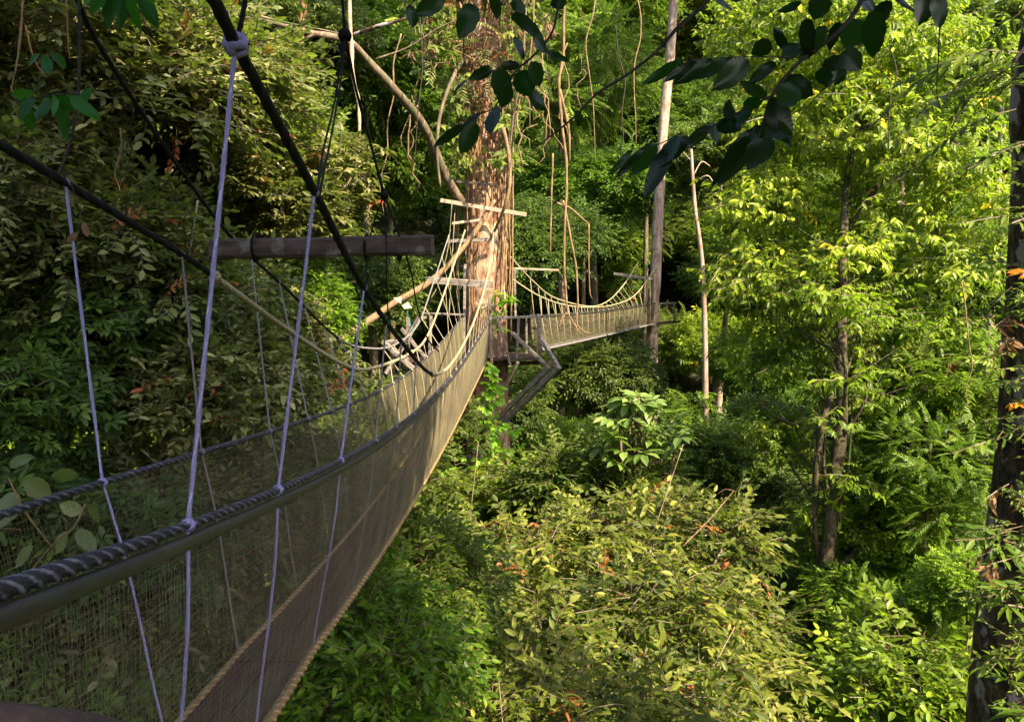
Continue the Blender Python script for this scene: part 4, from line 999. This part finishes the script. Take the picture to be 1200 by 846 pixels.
# deck: two long plank strips
for s0, s1, sd in ((.02, .49, 1), (.51, .98, 2)):
    m = MB(); yy = np.concatenate([np.arange(1.6, 20.7, .12)]); seglen = 22
    for k in range(0, len(yy) - 1, seglen):
        part_y = yy[k:k + seglen + 1]
        if len(part_y) < 2: continue
        part_y = part_y.copy(); part_y[-1] -= .012
        a = floorL(part_y); b_ = floorR(part_y)
        l_ = a * (1 - s0) + b_ * s0; r_ = a * (1 - s1) + b_ * s1
        n_ = len(part_y); up = np.array([0, 0, .012 + .003 * (k // seglen % 2)])
        V = np.vstack([l_ + up, r_ + up, l_ - [0, 0, .02], r_ - [0, 0, .02]])
        i = np.arange(n_ - 1)
        Q = np.vstack([np.stack([i, i + n_, i + n_ + 1, i + 1], -1), np.stack([i + 2 * n_, i + 2 * n_ + 1, i + 3 * n_ + 1, i + 3 * n_], -1),
                       np.stack([i, i + 1, i + 2 * n_ + 1, i + 2 * n_], -1), np.stack([i + n_, i + 3 * n_, i + 3 * n_ + 1, i + n_ + 1], -1),
                       np.array([[0, 2 * n_, 3 * n_, n_], [n_ - 1, 2 * n_ - 1, 4 * n_ - 1, 3 * n_ - 1]])])
        m.add(V, Q)
    o = m.build('deck_plank', M['wood_red'], bridge, smooth=False)
# main cables
def cable(c, y0, y1, r, name, mat, strands=3, pitch=.12, label=None):
    Yc = np.linspace(y0, y1, int((y1 - y0) / .02)); m = MB(); m.tube(c.at(Yc), r, 9, strands=strands, pitch=pitch, amp=.12)
    return part(m, name, mat, label=label)
cable(cabR, 1.3, 9.05, .018, 'main_cable', 'rope_black', label='black right main cable')
cable(cabR, 8.9, 20.6, .02, 'main_rope', 'rope_cream', label='cream rope from the tree to the right main cable')
cable(cabL, 2.3, 4.9, .018, 'main_cable', 'rope_black', label='black left main cable')
cable(cabL, 4.8, 20.6, .02, 'main_rope', 'rope_cream', label='cream rope from the tree to the left main cable')
cable(cabB, 3.5, 9.6, .013, 'stay_cable', 'rope_black')
cable(cabB, 9.5, 20.6, .014, 'stay_rope', 'rope_grey')
for c_, y_ in ((cabR, 9.0), (cabL, 4.85), (cabR, 2.42), (cabB, 9.55), (cabL, 13)):
    m = MB(); m.knot(c_.at(np.array(y_)), .035); part(m, 'rope_knot', 'rope_cream' if y_ > 4 else 'rope_blue')
# hangers: rope from the cable to the handrail, and on to the deck edge
def hanger(top, rail, foot, r, mat):
    m = MB(); n_ = 40
    t = np.linspace(0, 1, n_)[:, None]
    m.tube(top * (1 - t) + rail * t, r, 6, strands=2, pitch=.03, amp=.1, caps=True)
    t = np.linspace(0, 1, 24)[:, None]; q = rail * (1 - t) + foot * t; q[:, 0] += .012 * np.sin(t[:, 0] * 5)
    m.tube(q, r * .85, 6, strands=2, pitch=.03, amp=.1)
    h = part(m, 'hanger_rope', mat)
    for c_, s_ in ((rail, r * 2.0 + .007), (top, r * 1.8 + .006), (foot, r * 1.8 + .003)):
        k = MB(); k.knot(c_, s_); k.build('knot', M[mat], h)
Rs = [(2.4, 2.42), (3.3, 3.38), (4.45, 4.75), (5.5, 5.7), (6.4, 6.5), (7.4, 7.5), (8.3, 8.4), (9.3, 9.3)]
for yr, yc in Rs:
    r_ = np.interp(yr, [1, 3, 9], [.007, .007, .006]); hanger(cabR.at(np.array(float(yc) if yc > 1.3 else 1.4)), railR(yr), floorR(yr), r_, 'rope_blue' if yr < 5 else 'rope_grey')
for yr in np.arange(10.2, 20.4, .8): hanger(cabR.at(np.array(yr)), railR(yr), floorR(yr), .007, 'rope_cream')
Ls = [ (3.35, 3.36, 0), (4.4, 4.4, 0), (5.6, 6.7, 1), (6.6, 7.4, 1), (7.4, 8.2, 1), (8.2, 8.9, 1), (9.0, 9.6, 1)]
for yr, yc, b_ in Ls:
    c_ = cabB if b_ else cabL
    hanger(c_.at(np.array(float(yc))), railL(yr), floorL(yr), .0062, 'rope_blue' if yr < 4 else 'rope_grey')
for yr in np.arange(9.9, 20.2, .85): hanger((cabL if int(yr * 10) % 2 else cabB).at(np.array(yr + .2)), railL(yr), floorL(yr), .007, 'rope_cream')

# ------------------------------------------------------------------ spreader beam and the support lines it hangs on
o0 = P(258, 292, 6.0); e = empty('spreader_beam', o0, 'thick dark weathered timber beam slung across the bridge cables', 'beam')
m = MB(); m.bar(P(250, 293, 6.05) - o0, P(507, 287, 5.95) - o0, .16, .145, seg=24, wob=.03, seed=3); m.build('timber', M['wood_dark'], e, smooth=False)
m = MB()
for u in (300, 430, 468):
    c_ = P(u, 290, 6.0) - o0; a = np.linspace(0, 2 * math.pi, 17); m.tube(np.stack([0 * a, np.cos(a) * .1, np.sin(a) * .095], -1) + c_, .012, 5, caps=False)
m.build('lashing', M['rope_black'], e)
o0 = P(403, -40, 5.6); e = empty('support_line', o0, 'dark knotted support ropes coming down from the canopy to the spreader beam', 'rope')
m = MB()
for sgm, r_ in (([(396, -60, 5.6), (402, 10, 5.6), (405, 42, 5.6), (416, 100, 5.7), (432, 160, 5.8), (450, 228, 5.9)], .012), ([(450, 228, 5.9), (436, 268, 5.95), (431, 300, 5.9), (428, 340, 5.4)], .007), ([(450, 230, 5.9), (452, 268, 5.85), (453, 320, 5.9), (455, 380, 6.4)], .006),
               ([(450, 228, 5.9), (468, 278, 5.9), (482, 320, 6.5), (488, 355, 7.3), (500, 395, 8.2), (514, 412, 8.6)], .009), ([(404, 42, 5.6), (392, 120, 5.2), (378, 180, 4.4), (371, 232, 3.45)], .008), ([(405, 42, 5.6), (400, 90, 5.3), (388, 160, 4.5), (374, 230, 3.5)], .007)):
    q = px(sgm, 8) - o0; m = MB(); m.tube(q, r_ * .85, 6, strands=2, pitch=.05, A=-1); m.build('strand', M['rope_black'], e)
for c_, s_ in (((404, 42, 5.6), .042), ((402, 56, 5.6), .03), ((450, 229, 5.9), .03)):
    m = MB(); m.knot(P(*c_) - o0, s_); m.build('knot', M['rope_black'], e)
o = MB(); o0 = P(275, 50, 2.4); o.tube(px([(276, 52, 2.42), (284, 20, 2.4), (290, -20, 2.4), (292, -60, 2.4)], 6) - o0, .008, 6, strands=2, pitch=.03); o = o.build('tie_rope', M['rope_black']); o.location = o0
tag(o, 'dark tie rope rising from the tall blue hanger at the top left', 'rope')

# near rail of the viewing platform
o0 = P(60, 842, 1.05); m = MB(); m.tube(px([(-160, 832, 1.0), (-20, 838, 1.05), (60, 846, 1.1), (130, 858, 1.15), (190, 890, 1.2)], 8) - o0, .02, 12, rough=.04); o = m.build('near_rail', M['wood_dark']); o.location = o0
tag(o, 'dark rounded rail end of the near platform in the bottom left corner', 'railing')

# ------------------------------------------------------------------ timber platform around the great tree
pf = empty('timber_platform', P(600, 425, 21.3), 'weathered timber platform built around the great trunk with posts, rails and braces', 'platform')
o0 = np.array(pf.location)
def bar(a, b_, w, h, name='post', mat='wood_grey', wob=.06, seg=6, parent=pf, sm=True):
    m = MB(); m.bar(P(*a) - o0, P(*b_) - o0, w, h, seg=seg, wob=wob, seed=len(name)); return m.build(name, M[mat], parent, smooth=not sm)
# deck boards
for k in range(9):
    ya = 20.7 + k * .24
    a = P(574, 421, 20.7)[2]
    m = MB(); m.bar(np.array([-.75 + (.35 if k > 5 else 0), ya, a]) - o0, np.array([.78 - .02 * (k % 3), ya, a + .005 * (k % 2)]) - o0, .22, .05, seg=5, wob=.04, seed=k); m.build('deck_board', M['wood_red'], pf, smooth=False)
for k in range(5):
    ya = 20.3 + k * .24; a = P(500, 421, 20.7)[2]
    m = MB(); m.bar(np.array([-2.75, ya, a]) - o0, np.array([-1.45, ya, a]) - o0, .22, .05, seg=5, wob=.04, seed=k); m.build('deck_board', M['wood_red'], pf, smooth=False)
bar((572, 373, 20.7), (632, 371, 20.7), .07, .07, 'rail')
bar((540, 312, 22.4), (655, 317, 22.4), .06, .06, 'rail', 'wood_pale')
bar((620, 371, 22.6), (638, 371, 20.9), .06, .06, 'rail')
for a, b_, w in (((583, 371, 20.7), (585, 424, 20.7), .06), ((608, 371, 20.7), (605, 424, 20.7), .07), ((631, 368, 20.7), (633, 412, 20.7), .1), ((617, 371, 22.5), (617, 421, 22.5), .06), ((590, 313, 22.4), (590, 372, 22.4), .05),
                 ((545, 310, 20.9), (543, 424, 20.5), .07), ((574, 340, 20.5), (576, 430, 20.5), .06), ((603, 314, 22.4), (604, 372, 22.4), .06), ((577, 425, 20.6), (573, 372, 20.6), .05)):
    bar(a, b_, w, w, 'post', 'wood_grey' if w > .055 else 'wood_pale')
bar((585, 376, 20.6), (598, 428, 20.5), .05, .05, 'brace')
bar((600, 390, 20.5), (644, 432, 20.2), .09, .09, 'brace')
bar((633, 395, 20.5), (656, 433, 20.1), .12, .1, 'brace')
bar((655, 430, 20.1), (585, 500, 21.3), .15, .14, 'brace', wob=.08, seg=12)
bar((643, 430, 20.2), (578, 497, 21.3), .12, .12, 'brace', wob=.08, seg=12)
bar((607, 424, 20.6), (588, 462, 21.2), .08, .08, 'brace', 'wood_pale')
bar((572, 426, 20.8), (650, 425, 20.8), .1, .1, 'joist', 'wood_red')
bar((575, 424, 20.5), (575, 500, 21.1), .1, .1, 'brace', 'wood_dark')
# left side of the platform
bar((494, 367, 20.6), (545, 369, 20.6), .05, .05, 'rail')
bar((478, 372, 20.2), (478, 432, 20.2), .1, .1, 'post'); bar((505, 370, 20.6), (503, 425, 20.6), .08, .08, 'post'); bar((490, 375, 20.0), (498, 372, 20.6), .1, .06, 'rail')
bar((452, 438, 19.6), (492, 372, 20.0), .12, .1, 'brace', wob=.1); bar((448, 400, 19.7), (505, 450, 19.5), .14, .1, 'brace', wob=.1); bar((470, 385, 20), (520, 445, 20), .09, .09, 'brace', wob=.1)
bar((448, 402, 19.8), (480, 398, 19.8), .1, .1, 'rail', wob=.1); bar((455, 440, 19.7), (470, 460, 19.9), .12, .12, 'brace', 'wood_dark'); bar((476, 424, 20.0), (525, 421, 20.2), .08, .08, 'joist', 'wood_red')
m = MB()
for yy_ in np.arange(20.75, 22.5, .05): m.tube(np.array([P(632, 373, 20.7) * [1, 0, 1] + [0, yy_, 0], P(632, 420, 20.7) * [1, 0, 1] + [0, yy_, 0]]) - o0, .0015, 3, caps=False, A=0)
for u in np.arange(586, 632, 1.0): m.tube(np.array([P(u, 373, 20.72), P(u, 420, 20.72)]) - o0, .0015, 3, caps=False, A=0)
for v in np.arange(375, 420, 2.5): m.tube(np.array([P(586, v, 20.72), P(632, v, 20.72)]) - o0, .0015, 3, caps=False, A=0)
m.build('side_net', M['net'], pf)
# boards fixed across the trunk
for (a, b_, h, mat, lab) in (((516, 235, 20.7), (617, 252, 20.7), .1, 'wood_pale', 'topmost pale board tilted across the great trunk'),
                         ((530, 262, 20.75), (571, 257, 20.75), .07, 'wood_pale', 'short pale rung board second from the top on the trunk'),
                         ((524, 283, 20.7), (584, 280, 20.7), .09, 'wood_grey', 'grey rung board third from the top on the trunk'),
                         ((499, 328, 20.1), (578, 334, 20.1), .17, 'wood_grey', 'heavy grey crossboard above the bridge end at the trunk'),
                         ((532, 213, 20.75), (580, 217, 20.75), .06, 'wood_dark', 'narrow dark batten highest on the trunk')):
    q0 = P(*a); m = MB(); m.bar(q0 * 0, P(*b_) - q0, .05, h, seg=10, wob=.05, seed=int(a[1])); o = m.build('trunk_board', M[mat], smooth=False); o.location = q0
    tag(o, lab, 'board', 'boards fixed across the great trunk')
# ladder rope, yellow tags, teal strap
for k, sgm in enumerate(([(530, 235, 20.4), (525, 290, 20.4), (515, 330, 20.2), (505, 350, 20.2)], [(533, 250, 20.4), (530, 300, 20.4), (526, 372, 20.3)])):
    q0 = P(*sgm[0]); m = MB(); m.tube(px(sgm, 8) - q0, .012, 6, strands=2); o = m.build('guy_rope', M['rope_cream']); o.location = q0
    tag(o, ['pale guy rope slanting down left of the trunk boards', 'pale guy rope dropping straight down left of the trunk boards'][k], 'rope')
q0 = P(466, 352, 19.2); m = MB()
for pts in ([(461, 349), (470, 348.5), (470, 356)], [(471, 358), (478, 354), (483, 361), (474, 362)]):
    c = np.array([P(u, v, 19.2) for u, v in pts]) - q0; n_ = len(c); V = np.vstack([c, c + [0, .004, 0]])
    T = [(0, i, i + 1) for i in range(1, n_ - 1)] + [(n_, n_ + i + 1, n_ + i) for i in range(1, n_ - 1)]
    Q = [(i, (i + 1) % n_, n_ + (i + 1) % n_, n_ + i) for i in range(n_)]; m.add(V, Q, T)
o = m.build('yellow_tag', M['yellow_card'], smooth=False); o.location = q0; tag(o, 'pair of small pale yellow tags tied on the orange branch', 'tag')
q0 = P(477, 364, 19.6); m = MB(); m.bar(q0 * 0, P(484, 390, 19.6) - q0, .04, .008, seg=4); o = m.build('strap', M['teal'], smooth=False); o.location = q0; tag(o, 'short teal strap hanging below the yellow tags', 'strap')

# ------------------------------------------------------------------ second bridge
b2 = empty('rope_bridge', P(632, 410, 22.8), 'farther net bridge climbing from the platform to the pale straight trunk', 'bridge')
o0 = np.array(b2.location)
r2 = polycurve([(630, 371, 22.6), (660, 369, 24.6), (700, 366, 27.6), (735, 361, 31), (770, 355, 34.8)], 2)
f2 = polycurve([(636, 410, 22.6), (665, 403, 24.6), (700, 396, 27.6), (735, 387, 31), (770, 379, 34.8)], 2)
sh = lambda f, dx: (lambda y: f(y) + np.array([dx * -.25, dx * .9, 0]) - o0)
rA, fA = sh(r2, 0), sh(f2, 0.05); rB, fB = sh(r2, .8), sh(f2, .6)
Y2 = np.linspace(22.6, 34.6, 200)
for a in (rA, rB):
    m = MB(); m.tube(a(Y2), .03, 6); part(m, 'handrail_rope', 'sleeve', b2)
for a in (fA, fB):
    m = MB(); m.tube(a(Y2), .04, 6); part(m, 'edge_rope', 'rope_grey', b2)
part(net(rA, fA, 22.6, 34.6, .03, 30, .0022, 'n'), 'side_net', 'net', b2)
part(net(rB, fB, 22.6, 34.6, .03, 30, .0022, 'n'), 'side_net', 'net', b2)
m = MB(); a = fA(Y2[::10]); b_ = fB(Y2[::10]); n_ = len(a); i = np.arange(n_ - 1)
m.add(np.vstack([a, b_, a - [0, 0, .04], b_ - [0, 0, .04]]), np.vstack([np.stack([i, i + n_, i + n_ + 1, i + 1], -1), np.stack([i + 2 * n_, i + 2 * n_ + 1, i + 3 * n_ + 1, i + 3 * n_], -1), np.stack([i, i + 1, i + 2 * n_ + 1, i + 2 * n_], -1), np.stack([i + n_, i + 3 * n_, i + 3 * n_ + 1, i + n_ + 1], -1)]))
m.build('deck_plank', M['wood_red'], b2, smooth=False)
c2 = Curve([(600, 327, 21.8), (630, 346, 22.8), (660, 357, 24.8), (690, 360, 27), (720, 357, 30), (745, 345, 32.5), (770, 312, 34.8)])
d2 = Curve([(597, 300, 22), (625, 330, 23.2), (650, 349, 25), (690, 359, 28), (712, 353, 30.5), (730, 335, 33), (748, 308, 35.2)])
for c_ in (c2, d2):
    m = MB(); q = c_.p - o0; m.tube(q, .022, 6, A=.5); part(m, 'main_rope', 'rope_cream', b2)
for k, yy_ in enumerate(np.arange(22.9, 34.7, .55)):
    for c_, a, f_ in ((c2, rA, fA), (d2, rB, fB)):
        m = MB(); t = c_.at(np.array(min(yy_ + .1, 34.8))) - o0; m.tube(np.array([t, a(yy_), f_(yy_)]), .011, 5, A=.5); part(m, 'hanger_rope', 'rope_cream', b2)
# far landing
fl = empty('far_landing', P(780, 378, 35.5), 'small far timber landing behind the pale straight trunk', 'platform'); o0 = np.array(fl.location)
for a, b_, w, nm_, mt in (((757, 380, 34.6), (792, 377, 36), .5, 'deck', 'wood_red'), ((768, 356, 34.8), (792, 355, 36), .07, 'rail', 'wood_grey'), ((790, 356, 36), (791, 379, 36), .09, 'post', 'wood_grey'), ((719, 321, 34.4), (768, 328, 34.6), .13, 'crossbeam', 'wood_grey'),
                         ((767, 320, 34.5), (766, 383, 34.5), .09, 'post', 'wood_pale'), ((756, 325, 34.5), (755, 358, 34.5), .06, 'post', 'wood_pale'), ((740, 380, 34), (769, 381, 34.4), .09, 'joist', 'wood_grey')):
    m = MB(); m.bar(P(*a) - o0, P(*b_) - o0, w, .09 if nm_ == 'deck' else w, seg=4, wob=.05); m.build(nm_, M[mt], fl, smooth=False)
m = MB()
for u in np.arange(771, 791, 1.2): m.tube(np.array([P(u, 356, 35.6), P(u, 379, 35.6)]) - o0, .006, 3, A=0)
m.build('side_net', M['net'], fl)

# ------------------------------------------------------------------ camera, light, render
cam = bpy.data.cameras.new('camera'); co = bpy.data.objects.new('camera', cam); link(co)
co.location = (0, 0, CZ); co.rotation_euler = (R(90) - PITCH, 0, 0)
cam.sensor_width = 36; cam.lens = F / 1200 * 36; cam.clip_start = .05; cam.clip_end = 1000
scene.camera = co

AZ, EL = R(136), R(43)
ts = Vector((math.sin(AZ) * math.cos(EL), math.cos(AZ) * math.cos(EL), math.sin(EL)))
sun = bpy.data.lights.new('sun', 'SUN'); sun.energy = 5.0; sun.angle = R(.5); sun.color = (1, .88, .63)
so = bpy.data.objects.new('sun', sun); link(so); so.rotation_euler = ts.to_track_quat('Z', 'Y').to_euler(); so.location = (20, -10, 50)
w = bpy.data.worlds.new('World'); scene.world = w; w.use_nodes = True
nt = w.node_tree; bg = nt.nodes['Background']; sky = nt.nodes.new('ShaderNodeTexSky'); sky.sky_type = 'NISHITA'; sky.sun_disc = False
sky.sun_elevation = EL; sky.sun_rotation = AZ; sky.dust_density = 3
nt.links.new(sky.outputs[0], bg.inputs[0]); bg.inputs[1].default_value = .15
vs = scene.view_settings; scene.display_settings.display_device = 'sRGB'; vs.view_transform = 'Standard'; vs.look = 'None'; vs.gamma = 1; vs.use_curve_mapping = False
vs.exposure = 1.65
cy = scene.cycles; scene.render.engine = 'CYCLES'
cy.max_bounces = 8; cy.diffuse_bounces = 5; cy.glossy_bounces = 2; cy.transmission_bounces = 3; cy.transparent_max_bounces = 4
cy.caustics_reflective = False; cy.caustics_refractive = False
cy.use_denoising = True
cy.sample_clamp_indirect = 6
